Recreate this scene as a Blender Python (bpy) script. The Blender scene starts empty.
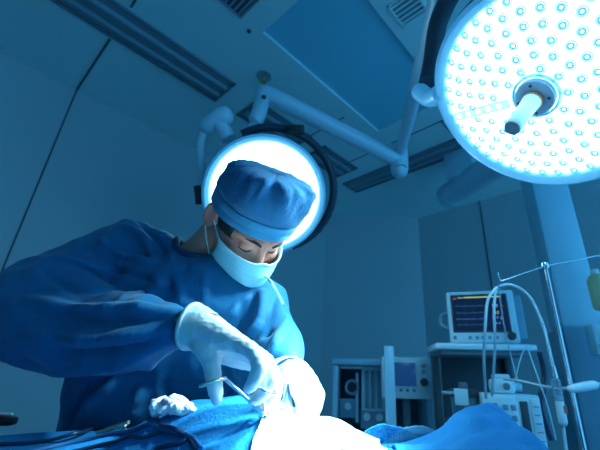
import bpy, bmesh, math, random
import numpy as np
from mathutils import Vector, Matrix, noise, Quaternion
from mathutils.bvhtree import BVHTree
random.seed(7)
S = bpy.context.scene
COL = S.collection

# ------------------------------------------------------------------ camera
F, CX, CY = 351.8, 339.4, 224.0
YAW, PITCH, ROLL = math.radians(41.2), math.radians(23.14), math.radians(1.545)
CAM = Vector((0, 0, 1.15))
RH = Vector((math.cos(YAW), math.sin(YAW), 0))
FH = Vector((-math.sin(YAW), math.cos(YAW), 0))
FW = FH * math.cos(PITCH) + Vector((0, 0, math.sin(PITCH)))
U0 = RH.cross(FW)
RR = RH * math.cos(ROLL) + U0 * math.sin(ROLL)
UU = U0 * math.cos(ROLL) - RH * math.sin(ROLL)
cd = bpy.data.cameras.new('camera')
cam = bpy.data.objects.new('camera', cd)
COL.objects.link(cam)
S.camera = cam
cd.sensor_width = 36
cd.lens = F * 36 / 600
cd.shift_x = (300 - CX) / 600
cd.shift_y = (CY - 225) / 600
cd.clip_start = 0.02
cd.dof.use_dof = True
cd.dof.focus_distance = 0.64
cd.dof.aperture_fstop = 5.6
cam.matrix_world = Matrix(((RR.x, UU.x, -FW.x, CAM.x), (RR.y, UU.y, -FW.y, CAM.y), (RR.z, UU.z, -FW.z, CAM.z), (0, 0, 0, 1)))

# ------------------------------------------------------------------ light and exposure
S.view_settings.view_transform = 'Standard'
S.view_settings.look = 'None'
S.view_settings.exposure = 0
S.view_settings.gamma = 1
W = bpy.data.worlds.new('world')
S.world = W
W.use_nodes = True
W.node_tree.nodes['Background'].inputs[0].default_value = (0.075, 0.44, 0.90, 1)
W.node_tree.nodes['Background'].inputs[1].default_value = 2.45
LAMP_COL = (0.42, 0.82, 1.0)
SPOT_W = 170.0      # each emitter of the big lamp
SPOT_W2 = 5.0      # each emitter of the rear lamp
DISC_E = 9.0       # glow of the lamp faces


def at(px, py, d):           # world point on the sight line of a pixel, d metres deep
    return CAM + d * (FW + RR * ((px - CX) / F) + UU * ((CY - py) / F))


def ptb(px, py, b):          # the same, at horizontal distance b
    r = at(px, py, 1) - CAM
    return CAM + r * (b / r.dot(FH))


def ptz(px, py, z):          # the same, at height z
    r = at(px, py, 1) - CAM
    return CAM + r * ((z - CAM.z) / r.z)


def V(a, b, z):              # right / forward / up
    return Vector((0, 0, z)) + RH * a + FH * b


# ------------------------------------------------------------------ materials
MATS = {}


def mat(name, col, rough=0.5, metal=0.0, bump=0.0, bscale=40.0, var=0.0, vscale=3.0, emit=None, estr=0.0,
        sheen=0.0, trans=0.0, sss=0.0, coat=0.0, alpha=1.0):
    m = bpy.data.materials.new(name)
    m.use_nodes = True
    nt = m.node_tree
    b = nt.nodes['Principled BSDF']
    b.inputs['Base Color'].default_value = (*col, 1)
    b.inputs['Roughness'].default_value = rough
    b.inputs['Metallic'].default_value = metal
    if rough >= .6:
        b.inputs['Specular IOR Level'].default_value = .15
    b.inputs['Coat Weight'].default_value = coat
    b.inputs['Sheen Weight'].default_value = sheen
    b.inputs['Transmission Weight'].default_value = trans
    b.inputs['Alpha'].default_value = alpha
    if sss:
        b.inputs['Subsurface Weight'].default_value = sss
        b.inputs['Subsurface Radius'].default_value = (0.6, 0.25, 0.15)
        b.inputs['Subsurface Scale'].default_value = 0.01
    if emit:
        b.inputs['Emission Color'].default_value = (*emit, 1)
        b.inputs['Emission Strength'].default_value = estr
    tc = nt.nodes.new('ShaderNodeTexCoord')
    if var:
        n = nt.nodes.new('ShaderNodeTexNoise')
        n.inputs['Scale'].default_value = vscale
        n.inputs['Detail'].default_value = 5
        nt.links.new(tc.outputs['Object'], n.inputs['Vector'])
        mx = nt.nodes.new('ShaderNodeMix')
        mx.data_type = 'RGBA'
        mx.inputs['A'].default_value = (*[c * (1 - var) for c in col], 1)
        mx.inputs['B'].default_value = (*[min(1, c * (1 + var)) for c in col], 1)
        nt.links.new(n.outputs['Fac'], mx.inputs['Factor'])
        nt.links.new(mx.outputs['Result'], b.inputs['Base Color'])
    if bump:
        n = nt.nodes.new('ShaderNodeTexNoise')
        n.inputs['Scale'].default_value = bscale
        n.inputs['Detail'].default_value = 4
        nt.links.new(tc.outputs['Object'], n.inputs['Vector'])
        bp = nt.nodes.new('ShaderNodeBump')
        bp.inputs['Strength'].default_value = bump
        bp.inputs['Distance'].default_value = 0.01
        nt.links.new(n.outputs['Fac'], bp.inputs['Height'])
        nt.links.new(bp.outputs['Normal'], b.inputs['Normal'])
    MATS[name] = m
    return m


mat('wall_paint', (0.47, 0.56, 0.58), 0.55, var=0.04, vscale=1.5)
mat('ceiling_paint', (0.64, 0.90, 0.90), 0.6, var=0.05, vscale=1.2)
mat('panel_paint', (0.22, 0.66, 0.80), 0.6, var=0.04, vscale=2)
mat('seam_dark', (0.11, 0.14, 0.16), 0.7)
mat('louver_grey', (0.24, 0.36, 0.42), 0.45)
mat('floor_vinyl', (0.16, 0.26, 0.30), 0.35, var=0.15, vscale=4)
mat('gown_cloth', (0.006, 0.120, 0.245), 0.6, bump=0.12, bscale=260, var=0.10, vscale=7, sheen=0.15)
mat('collar_cloth', (0.02, 0.07, 0.13), 0.8, bump=0.2, bscale=300)
mat('cap_cloth', (0.030, 0.175, 0.33), 0.75, bump=0.25, bscale=240, var=0.12, vscale=14, sheen=0.2)
mat('cap_band_cloth', (0.050, 0.28, 0.46), 0.75, bump=0.25, bscale=240, var=0.10, vscale=14, sheen=0.2)
mat('mask_cloth', (0.38, 0.84, 0.90), 0.8, bump=0.2, bscale=220, var=0.06, vscale=20)
mat('mask_white', (0.75, 0.8, 0.82), 0.8)
mat('skin', (0.78, 0.29, 0.20), 0.5, bump=0.08, bscale=160, var=0.08, vscale=18, sss=0.1)
mat('hair_black', (0.012, 0.012, 0.014), 0.55, bump=0.5, bscale=120)
mat('glove_latex', (0.74, 0.72, 0.70), 0.42, bump=0.15, bscale=60, var=0.06, vscale=25)
mat('glove_cuff', (0.60, 0.64, 0.60), 0.45, bump=0.2, bscale=50, var=0.08, vscale=40)
mat('drape_cloth', (0.020, 0.22, 0.48), 0.75, bump=0.18, bscale=200, var=0.10, vscale=6)
mat('pale_drape', (0.14, 0.42, 0.60), 0.75, bump=0.18, bscale=200, var=0.08, vscale=6)
mat('gauze_white', (0.82, 0.84, 0.85), 0.9, bump=0.5, bscale=140)
mat('steel', (0.62, 0.66, 0.70), 0.22, metal=1.0)
mat('brushed_steel', (0.50, 0.56, 0.60), 0.35, metal=0.9)
mat('brass', (0.75, 0.55, 0.22), 0.28, metal=1.0)
mat('gilt_steel', (0.72, 0.62, 0.46), 0.28, metal=1.0)
mat('lamp_body', (0.36, 0.52, 0.60), 0.35, coat=0.4)
mat('lamp_rim_glow', (0.34, 0.55, 0.66), 0.30, coat=0.5, emit=(0.02, 0.26, 0.62), estr=0.42)  # faint emission stands in for lamp light scattered into rim, hub ring and joint
mat('lamp_dark', (0.02, 0.045, 0.07), 0.5)
mat('lamp_face', (0.8, 0.9, 0.95), 0.4, emit=(0.32, 0.76, 1.0), estr=DISC_E)
mat('lamp_strip', (0.5, 0.75, 0.85), 0.4, emit=(0.50, 0.86, 1.0), estr=1.0)
mat('led_ring', (0.10, 0.45, 0.60), 0.3, emit=(0.16, 0.62, 0.84), estr=0.75)
mat('led_halo', (0.3, 0.6, 0.7), 0.3, emit=(0.50, 0.90, 1.0), estr=0.85)
mat('handle_plastic', (0.72, 0.80, 0.84), 0.35, emit=(0.5, 0.8, 1.0), estr=0.0)
mat('hub_grey', (0.40, 0.52, 0.62), 0.4, coat=0.3)
mat('arm_enamel', (0.50, 0.74, 0.84), 0.35, coat=0.4)
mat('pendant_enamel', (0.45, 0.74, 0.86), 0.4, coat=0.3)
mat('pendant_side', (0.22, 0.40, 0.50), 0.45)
mat('black_plastic', (0.012, 0.016, 0.02), 0.4)
mat('dark_grey', (0.05, 0.075, 0.09), 0.5)
mat('mid_grey', (0.17, 0.24, 0.28), 0.5)
mat('device_white', (0.74, 0.92, 0.96), 0.4, coat=0.2)
mat('device_pale', (0.62, 0.86, 0.90), 0.45)
mat('shelf_white', (0.78, 0.94, 0.97), 0.25, coat=0.4)
mat('screen_dark', (0.008, 0.012, 0.03), 0.15, emit=(0.004, 0.012, 0.05), estr=0.6)
mat('screen_blue', (0.01, 0.03, 0.08), 0.15, emit=(0.008, 0.06, 0.20), estr=0.7)
mat('trace_green', (0.05, 0.3, 0.2), 0.5, emit=(0.03, 0.30, 0.36), estr=0.5)
mat('trace_yellow', (0.5, 0.45, 0.1), 0.5, emit=(0.55, 0.62, 0.22), estr=0.7)
mat('trace_white', (0.4, 0.5, 0.6), 0.5, emit=(0.35, 0.55, 0.8), estr=0.8)
mat('trace_blue', (0.1, 0.2, 0.5), 0.5, emit=(0.10, 0.30, 0.8), estr=0.9)
mat('trace_red', (0.5, 0.08, 0.06), 0.5, emit=(0.55, 0.07, 0.10), estr=0.6)
mat('tube_clear', (0.52, 0.74, 0.80), 0.25, coat=0.5)
mat('cable_dark', (0.012, 0.035, 0.08), 0.35, coat=0.3)
mat('cable_blue', (0.03, 0.12, 0.28), 0.35, coat=0.3)
mat('jar_glass', (0.55, 0.75, 0.85), 0.08, trans=0.75)
mat('orange_plastic', (0.65, 0.16, 0.05), 0.45)
mat('red_plastic', (0.55, 0.05, 0.05), 0.4)
mat('bottle_yellow', (0.58, 0.62, 0.35), 0.4)
mat('pink_stain', (0.62, 0.42, 0.48), 0.8, bump=0.4, bscale=120)


# ------------------------------------------------------------------ builders
class MB:
    """Collects shapes into one mesh."""

    def __init__(self):
        self.v, self.f, self.mi = [], [], []
        self.cur = 0

    def add(self, vs, fs, M=None):
        o = len(self.v)
        self.v += [(M @ Vector(p)) if M is not None else Vector(p) for p in vs]
        self.f += [tuple(i + o for i in q) for q in fs]
        self.mi += [self.cur] * len(fs)
        return self

    def bm(self, bm, M=None):
        bm.verts.index_update()
        self.add([v.co.copy() for v in bm.verts], [[v.index for v in f.verts] for f in bm.faces], M)
        bm.free()
        return self

    def box(self, c, s, bev=0.0, M=None, seg=2):
        bm = bmesh.new()
        bmesh.ops.create_cube(bm, size=1)
        for v in bm.verts:
            v.co = Vector((v.co.x * s[0] + c[0], v.co.y * s[1] + c[1], v.co.z * s[2] + c[2]))
        if bev:
            bmesh.ops.bevel(bm, geom=bm.edges[:], offset=bev, segments=seg, profile=0.5, affect='EDGES')
        return self.bm(bm, M)

    def ell(self, c, r, M=None, seg=24, rings=14):
        bm = bmesh.new()
        bmesh.ops.create_uvsphere(bm, u_segments=seg, v_segments=rings, radius=1)
        for v in bm.verts:
            v.co = Vector((v.co.x * r[0] + c[0], v.co.y * r[1] + c[1], v.co.z * r[2] + c[2]))
        return self.bm(bm, M)

    def tube(self, pts, rad, seg=14, M=None, cap=True, flat=None, dome=False):
        """Sweep a round (or flat=(vec, k): squashed along vec) section along pts."""
        P = [Vector(p) for p in pts]
        n = len(P)
        R = list(rad) if hasattr(rad, '__len__') else [rad] * n
        T = [(P[min(i + 1, n - 1)] - P[max(i - 1, 0)]).normalized() for i in range(n)]
        if dome:
            a, b = P[0] - T[0] * R[0] * .6, P[-1] + T[-1] * R[-1] * .6
            a2, b2 = P[0] - T[0] * R[0] * .9, P[-1] + T[-1] * R[-1] * .9
            P = [a2, a] + P + [b, b2]
            R = [R[0] * .4, R[0] * .8] + R + [R[-1] * .8, R[-1] * .4]
            T = [T[0], T[0]] + T + [T[-1], T[-1]]
            n += 4
        ref = Vector((0, 0, 1)) if abs(T[0].z) < .9 else Vector((1, 0, 0))
        x = T[0].cross(ref).normalized()
        vs, fs = [], []
        for i in range(n):
            x = (x - T[i] * x.dot(T[i])).normalized()
            y = T[i].cross(x)
            for k in range(seg):
                a = 2 * math.pi * k / seg
                o = (x * math.cos(a) + y * math.sin(a)) * R[i]
                if flat:
                    o = o - flat[0] * o.dot(flat[0]) * (1 - flat[1])
                vs.append(P[i] + o)
        for i in range(n - 1):
            for k in range(seg):
                fs.append((i * seg + k, i * seg + (k + 1) % seg, (i + 1) * seg + (k + 1) % seg, (i + 1) * seg + k))
        if cap:
            fs.append(tuple(range(seg))[::-1])
            fs.append(tuple((n - 1) * seg + k for k in range(seg)))
        return self.add(vs, fs, M)

    def lathe(self, prof, seg=40, M=None, close=False):
        """prof: (r, z) list turned about local z."""
        vs, fs = [], []
        n = len(prof)
        for r, z in prof:
            for k in range(seg):
                a = 2 * math.pi * k / seg
                vs.append((max(r, 1e-5) * math.cos(a), max(r, 1e-5) * math.sin(a), z))
        for i in range(n if close else n - 1):
            j = (i + 1) % n
            for k in range(seg):
                fs.append((i * seg + k, i * seg + (k + 1) % seg, j * seg + (k + 1) % seg, j * seg + k))
        return self.add(vs, fs, M)

    def build(self, name, m, parent=None, smooth=True, angle=40, solid=0):
        me = bpy.data.meshes.new(name)
        me.from_pydata([tuple(p) for p in self.v], [], self.f)
        ms = m if isinstance(m, (list, tuple)) else [m]
        for q in ms:
            me.materials.append(MATS[q])
        bm = bmesh.new()
        bm.from_mesh(me)
        for f, i in zip(bm.faces, self.mi):
            f.material_index = i
        bmesh.ops.recalc_face_normals(bm, faces=bm.faces[:])
        bm.to_mesh(me)
        bm.free()
        o = bpy.data.objects.new(name, me)
        COL.objects.link(o)
        if parent:
            o.parent = parent
        if smooth:
            for p in me.polygons:
                p.use_smooth = True
            me.set_sharp_from_angle(angle=math.radians(angle))
        if solid:
            md = o.modifiers.new('solid', 'SOLIDIFY')
            md.thickness = solid
            md.offset = 0
        return o


def thing(name, label, cat, loc=(0, 0, 0), M=None, group=None):
    o = bpy.data.objects.new(name, None)
    COL.objects.link(o)
    o.empty_display_size = .1
    if M is not None:
        o.matrix_world = M
    else:
        o.location = loc
    o['label'], o['category'] = label, cat
    if group:
        o['group'] = group
    return o


def tag(o, label, cat, group=None, kind=None):
    o['label'], o['category'] = label, cat
    if group:
        o['group'] = group
    if kind:
        o['kind'] = kind
    return o


def struct(o):
    o['kind'] = 'structure'
    return o


def frame(loc, x, z):
    """Matrix with local z along z and local x near x."""
    z = Vector(z).normalized()
    y = z.cross(Vector(x)).normalized()
    x = y.cross(z)
    return Matrix(((x.x, y.x, z.x, loc[0]), (x.y, y.y, z.y, loc[1]), (x.z, y.z, z.z, loc[2]), (0, 0, 0, 1)))


def facing(loc, turn=0.0):
    """Upright frame whose local -y looks at the camera side, turned by degrees."""
    return Matrix.Translation(loc) @ Matrix.Rotation(YAW + math.radians(turn), 4, 'Z')


def spline(pts, n=8):
    P = [Vector(p) for p in pts]
    out = []
    for i in range(len(P) - 1):
        p0, p1, p2, p3 = P[max(i - 1, 0)], P[i], P[i + 1], P[min(i + 2, len(P) - 1)]
        for k in range(n):
            t = k / n
            out.append(0.5 * ((2 * p1) + (p2 - p0) * t + (2 * p0 - 5 * p1 + 4 * p2 - p3) * t * t + (3 * p1 - p0 - 3 * p2 + p3) * t ** 3))
    out.append(P[-1])
    return out


def remesh(mb, voxel, smooth=4, fac=0.5):
    """Union of everything in mb as one continuous skin: (verts, faces)."""
    me = bpy.data.meshes.new('tmp')
    me.from_pydata([tuple(p) for p in mb.v], [], mb.f)
    o = bpy.data.objects.new('tmp', me)
    COL.objects.link(o)
    md = o.modifiers.new('r', 'REMESH')
    md.mode = 'VOXEL'
    md.voxel_size = voxel
    if smooth:
        sm = o.modifiers.new('s', 'SMOOTH')
        sm.factor = fac
        sm.iterations = smooth
    dg = bpy.context.evaluated_depsgraph_get()
    ev = o.evaluated_get(dg)
    m2 = ev.to_mesh()
    vs = [v.co.copy() for v in m2.vertices]
    fs = [tuple(p.vertices) for p in m2.polygons]
    ev.to_mesh_clear()
    bpy.data.objects.remove(o)
    bpy.data.meshes.remove(me)
    return vs, fs


def vnormals(vs, fs):
    me = bpy.data.meshes.new('tmpn')
    me.from_pydata([tuple(p) for p in vs], [], fs)
    me.update()
    ns = [v.normal.copy() for v in me.vertices]
    bpy.data.meshes.remove(me)
    return ns


# ------------------------------------------------------------------ the room
CEIL = 2.95
XL, YB = -2.68, 3.62
XR, YF = 2.9, -1.6
CH = 0.80     # chamfered corner
mb = MB().box(((XL + XR) / 2, (YF + YB) / 2, -.05), (XR - XL + .3, YB - YF + .3, .1))
struct(mb.build('floor', 'floor_vinyl', smooth=False))
# ceiling with a recessed panel bay and two openings; built as strips around the bay
PX0, PX1, PY0, PY1 = -1.30, -0.72, .77, 1.93
mb = MB()
x0, x1, y0, y1 = XL - .1, XR, YF, YB + .1
for (ax, ay, bx, by) in ((x0, y0, PX0, y1), (PX1, y0, x1, y1), (PX0, y0, PX1, PY0), (PX0, PY1, PX1, y1)):
    mb.box(((ax + bx) / 2, (ay + by) / 2, CEIL + .05), (bx - ax, by - ay, .1))
ceil_o = struct(mb.build('ceiling', 'ceiling_paint', smooth=False))
mb = MB().box(((PX0 + PX1) / 2, (PY0 + PY1) / 2, CEIL + .045), (PX1 - PX0, PY1 - PY0, .05))
struct(mb.build('trim_1', 'panel_paint', smooth=False))
mb = MB()
mb.box((XL - .05, (YF + YB - CH) / 2, CEIL / 2), (.1, YB - CH - YF, CEIL))
wl = struct(mb.build('wall_left', 'wall_paint', smooth=False))
a, b = Vector((XL, YB - CH, 0)), Vector((XL + CH, YB, 0))
nrm = Vector((-1, 1, 0)).normalized()
M = frame((a + b) / 2 + nrm * .05, b - a, (0, 0, 1))
mb = MB().box((0, 0, CEIL / 2), ((b - a).length + .06, .1, CEIL), M=M)
struct(mb.build('wall_corner', 'wall_paint', smooth=False))
mb = MB().box(((XL + CH + XR) / 2, YB + .05, CEIL / 2), (XR - XL - CH, .1, CEIL))
struct(mb.build('wall_back', 'wall_paint', smooth=False))
mb = MB().box(((XL + XR) / 2, YF - .05, CEIL / 2), (XR - XL, .1, CEIL))  # unseen wall behind the camera, added to block world light from that side
struct(mb.build('wall_front_blocker', 'wall_paint', smooth=False))
mb = MB().box((XR + .05, (YF - .35) / 2, CEIL / 2), (.1, -.35 - YF, CEIL))  # unseen part-length wall, added and cut to keep world light off the sleeve
struct(mb.build('wall_right_blocker', 'wall_paint', smooth=False))
# panel joints in walls and ceiling (thin dark sealing strips)
mb = MB()
mb.box((XL + .003, .215, CEIL / 2), (.006, .009, CEIL))
struct(mb.build('trim_2', 'seam_dark', smooth=False))
mb = MB()
mb.box((-2.36, .215, CEIL - .002), (.64, .012, .005))
mb.box((-1.55, .215, CEIL - .002), (.36, .012, .005))
struct(mb.build('trim_3', 'seam_dark', smooth=False))
mb = MB().box((-1.12, YB - .003, CEIL / 2), (.012, .006, CEIL))
struct(mb.build('trim_4', 'seam_dark', smooth=False))
mb = MB()
for y in (1.62, 2.12):
    mb.box((-1.66, y, CEIL - .002), (.52, .008, .004))
for y in (2.12,):
    mb.box((-.85, y, CEIL - .002), (.9, .008, .004))
mb.box((-.85, 2.28, CEIL - .002), (.008, .34, .004))
struct(mb.build('trim_5', 'seam_dark', smooth=False))


def fixture(cx, cy, lx, ly, label, axis):
    """Unlit recessed ceiling luminaire with louvres running along axis."""
    t = thing('ceiling_luminaire', label, 'ceiling light', (cx, cy, CEIL), group='unlit recessed ceiling lights')
    w = .022
    m = MB()
    for sx in (-1, 1):
        m.box((sx * (lx / 2 - w / 2), 0, -.006), (w, ly, .014), .003)
        m.box((0, sx * (ly / 2 - w / 2), -.006), (lx, w, .014), .003)
    m.build('frame', 'mid_grey', t, smooth=False)
    m = MB().box((0, 0, -.001), (lx - 2 * w, ly - 2 * w, .003))
    m.build('backing', 'louver_grey', t, smooth=False)
    L = (ly if axis == 'y' else lx) - 2 * w
    wd = (lx if axis == 'y' else ly) - 2 * w
    for k in (-.22, .22):
        m = MB()
        if axis == 'y':
            m.tube([(k * wd, -L / 2, -.010), (k * wd, L / 2, -.010)], .018, 12)
        else:
            m.tube([(-L / 2, k * wd, -.010), (L / 2, k * wd, -.010)], .018, 12)
        m.build('tube', 'louver_grey', t)
    return t


fixture(-1.885, .06, .26, 1.68, 'long unlit recessed ceiling light above the left wall, nearest the camera', 'y')
fixture(-1.885, 1.36, .26, .56, 'short unlit recessed ceiling light between ceiling sprinkler and rear surgical lamp', 'y')
fixture(-1.885, 2.02, .26, .46, 'short unlit recessed ceiling light just right of the rear surgical lamp', 'y')
fixture(-1.02, 2.50, 2.08, .24, 'long unlit recessed ceiling light along back wall behind the lamp arm elbow', 'x')
# square vents near the top edge
for (px, py, lb) in ((237, -2, 'small square dark vent in ceiling left of the recessed panel'),
                     (408, 8, 'small square grey vent in ceiling right of the recessed panel')):
    p = ptz(px, py, CEIL)
    t = thing('ceiling_vent', lb, 'vent', (p.x, p.y, CEIL))
    m = MB()
    for sx in (-1, 1):
        m.box((sx * .075, 0, -.004), (.012, .162, .010), .002)
        m.box((0, sx * .075, -.004), (.162, .012, .010), .002)
    m.build('frame', 'louver_grey' if px < 300 else 'ceiling_paint', t, smooth=False)
    MB().box((0, 0, -.001), (.14, .14, .003)).build('backing', 'dark_grey' if px < 300 else 'mid_grey', t, smooth=False)
    m = MB()
    for k in range(5):
        m.box((0, -.056 + k * .028, -.005), (.14, .010, .005))
    m.build('slats', 'louver_grey' if px < 300 else 'ceiling_paint', t, smooth=False)
p = ptz(264, 76, CEIL)
t = thing('ceiling_sprinkler', 'small round bronze sprinkler on ceiling above the lamp arm', 'sprinkler', (p.x, p.y, CEIL))
MB().lathe([(0, -.012), (.03, -.012), (.048, -.006), (.05, 0)], 28).build('rosette', 'brushed_steel', t)
MB().lathe([(0, -.045), (.012, -.045), (.014, -.03), (.010, -.012)], 16).build('nozzle', 'brass', t)
MB().lathe([(0, -.052), (.022, -.052), (.022, -.048), (0, -.048)], 20).build('deflector', 'brass', t)
p = ptz(249, 31, CEIL)
tag(MB().lathe([(0, -.008), (.010, -.008), (.013, 0)], 16, Matrix.Translation((p.x, p.y, CEIL))).build('ceiling_sensor', 'dark_grey'),
    'tiny dark round sensor on ceiling beside corner of recessed panel', 'sensor')

# ------------------------------------------------------------------ surgical lamps
FIELD = at(300, 413, .55)      # where both lamps are aimed


SPILL = at(262, 345, .64)        # the wider emitters also reach the surgeon's chest


def lamp_head(root, R, leds, parts, spot_w, spot_deg, nspots):
    """Round lamp head: local z points at the patient."""
    m = MB().lathe([(0, -.10), (R * .35, -.10), (R * .6, -.09), (R * .9, -.06), (R * 1.0, -.035), (R * .99, -.02)], 64)
    m.build('housing', 'lamp_body', root)
    m = MB().lathe([(R * 1.0, -.04), (R * 1.05, -.03), (R * 1.05, -.016), (R * 1.0, -.012)], 64, close=True)
    m.build('gasket', 'lamp_dark', root)
    m = MB().lathe([(R * .995, -.014), (R * 1.035, -.004), (R * 1.035, .012), (R * .99, .026), (R * .935, .016), (R * .910, .004), (R * .915, -.012)], 72, close=True)
    m.build('rim', 'lamp_rim_glow', root)
    MB().lathe([(0, -.004), (R * .5, -.002), (R * .935, 0)], 64).build('lamp_face', 'lamp_face', root)
    if leds:
        rings = [(.27, 10), (.395, 16), (.52, 21), (.645, 27), (.77, 32), (.88, 36)]
        spots = []
        for ri, (rr, n) in enumerate(rings):
            for i in range(n):
                a = 2 * math.pi * (i + .5 * (ri % 2)) / n + ri * .3
                if abs(((a - parts + math.pi) % (2 * math.pi)) - math.pi) < .055 / rr:
                    continue
                spots.append(Vector((R * rr * math.cos(a), R * rr * math.sin(a), .002)))

        def lens(q, T):
            q.cur = 1
            q.lathe([(.0100, .0012), (.0135, .0022), (.0150, .0012), (.0135, .0008)], 16, T, close=True)
            q.cur = 0
            q.lathe([(.0040, .003), (.0054, .0045), (.0086, .0045), (.0100, .003), (.0086, .0015), (.0054, .0015)], 16, T, close=True)

        def in_view(p):          # how far inside the photograph's frame a lens lies
            w = root.matrix_world @ p - CAM
            x, y = CX + F * w.dot(RR) / w.dot(FW), CY - F * w.dot(UU) / w.dot(FW)
            return min(x, 600 - x, y, 450 - y)

        spots.sort(key=in_view, reverse=True)
        q = MB()
        lens(q, Matrix())
        base = q.build('led_lens', ['led_ring', 'led_halo'], root)
        base.location = spots[0]
        for p in spots[1:100]:
            o = base.copy()
            COL.objects.link(o)
            o.parent = root
            o.location = p
        q = MB()
        for p in spots[100:]:
            lens(q, Matrix.Translation(p))
        q.build('led_array', ['led_ring', 'led_halo'], root)['kind'] = 'stuff'
    else:
        q = MB()
        for ri, (rr, n) in enumerate([(.3, 10), (.45, 16), (.6, 22), (.75, 28), (.87, 32)]):
            for i in range(n):
                a = 2 * math.pi * i / n + ri * .3
                q.lathe([(.006, .003), (.008, .004), (.0095, .003), (.008, .002)], 8, Matrix.Translation((R * rr * math.cos(a), R * rr * math.sin(a), .002)), close=True)
        q.build('led_array', 'led_halo', root)['kind'] = 'stuff'
    tgt = (root.matrix_world.inverted() @ FIELD)
    for i in range(nspots):
        a = 2 * math.pi * (i + .5) / nspots
        L = bpy.data.lights.new('lamp_emitter', 'SPOT')
        wide = i % 2 and leds
        L.energy = spot_w * (0.30 if wide else 1.0)
        L.color = LAMP_COL
        L.spot_size = math.radians(46 if wide else spot_deg)
        L.spot_blend = 1.0
        L.shadow_soft_size = .045
        o = bpy.data.objects.new('lamp_emitter', L)
        COL.objects.link(o)
        o.parent = root
        pos = Vector((R * .6 * math.cos(a), R * .6 * math.sin(a), .06))
        o.location = pos
        o.rotation_euler = ((root.matrix_world.inverted() @ SPILL if wide else tgt) - pos).to_track_quat('-Z', 'Y').to_euler()


# big lamp at the upper right
c1 = at(536, 96, .93)
ax = FIELD - c1
M1 = frame(c1, RR, ax)
big = thing('surgical_lamp', 'large round surgical lamp at upper right with bright white LED face and white handle', 'surgical lamp', M=M1 @ Matrix.Scale(.886, 4), group=None)
R1 = .318
inv = big.matrix_world.inverted()
# angle of the blank strip (points to the lower left of the picture)
d = inv.to_3x3() @ (-RR * .85 - UU * .62)
strip_a = math.atan2(d.y, d.x)
lamp_head(big, R1, True, strip_a, SPOT_W, 23, 6)
Ms = Matrix.Rotation(strip_a, 4, 'Z')
m = MB().box((R1 * .58, 0, .0035), (R1 * .66, .034, .003), .001, M=Ms)
strip = m.build('strip', 'lamp_strip', big)
m = MB()
for k in range(5):
    m.lathe([(.004, .006), (.006, .0075), (.0085, .006), (.006, .005)], 12, Ms @ Matrix.Translation((R1 * (.36 + .12 * k), 0, 0)), close=True)
m.build('indicators', 'lamp_face', strip)
m = MB().lathe([(0, .022), (.050, .022), (.056, .018), (.058, .002), (.058, -.002)], 48)
hub = m.build('hub', 'hub_grey', big)
for a in (.6, 2.2, 3.9, 5.4):
    MB().lathe([(0, .0245), (.004, .0245), (.0045, .021)], 12, Matrix.Translation((.044 * math.cos(a), .044 * math.sin(a), 0))).build('screw', 'dark_grey', hub)
MB().lathe([(.060, .002), (.066, .010), (.071, .002)], 48).build('hub_ring', 'lamp_rim_glow', big)
m = MB().lathe([(0, .172), (.0215, .172), (.024, .167), (.0235, .10), (.025, .06), (.027, .035), (.028, .022)], 32)
hd = m.build('handle', 'handle_plastic', big)
MB().lathe([(.0285, .024), (.0295, .028), (.0295, .032), (.0275, .036)], 32, close=False).build('handle_collar', 'orange_plastic', hd)
MB().lathe([(0, .175), (.018, .175), (.0222, .171), (.021, .167)], 28).build('handle_cap', 'mid_grey', hd)
# yoke behind it and the arm that rises out of frame to the ceiling
pj = inv @ at(424, 97, 1.17)
pe = inv @ at(437, 86, 1.08)
m = MB().tube(spline([at(420, 92, 1.24), at(430, 98, 1.19), at(440, 94, 1.12)], 6), [.03] * 13, 20, M=inv, dome=True)
m.build('joint', 'lamp_rim_glow', big)
m = MB().tube(spline([at(428, 82, 1.24), at(432, 62, 1.26), at(440, 18, 1.20), at(470, -30, 1.12), at(530, -62, 1.08)], 8), .032, 16, M=inv)
m.build('yoke', 'lamp_dark', big)
top = at(530, -62, 1.08)
m = MB().tube([top, Vector((top.x, top.y, CEIL - .03))], .035, 20, M=inv)
m.build('down_tube', 'arm_enamel', big)
m = MB().lathe([(0, -.05), (.06, -.05), (.09, -.02), (.09, 0)], 32, inv @ Matrix.Translation((top.x, top.y, CEIL)))
m.build('ceiling_flange', 'arm_enamel', big)

# rear lamp behind the surgeon's head
c2 = at(266, 196, 1.78)
M2 = frame(c2, RR, at(292, 300, .6) - c2)
rear = thing('surgical_lamp', 'smaller round surgical lamp glowing directly behind the surgeon\'s blue cap', 'surgical lamp', M=M2)
inv = M2.inverted()
R2 = .295
lamp_head(rear, R2, False, 0, SPOT_W2, 24, 3)
# dark half hoop of the yoke behind the rim
m = MB()
cx, cy = 0.045, 0.015
pts = [Vector((cx + 1.10 * R2 * math.cos(a), cy + 1.10 * R2 * math.sin(a), -.085)) for a in [math.radians(v) for v in range(-75, 125, 8)]]
m.tube(pts, .021, 12)
yk = m.build('yoke', 'lamp_dark', rear)
MB().box((cx + .12, cy + 1.06 * R2, -.07), (.09, .05, .06), .01).build('yoke_block', 'black_plastic', yk)
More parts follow.
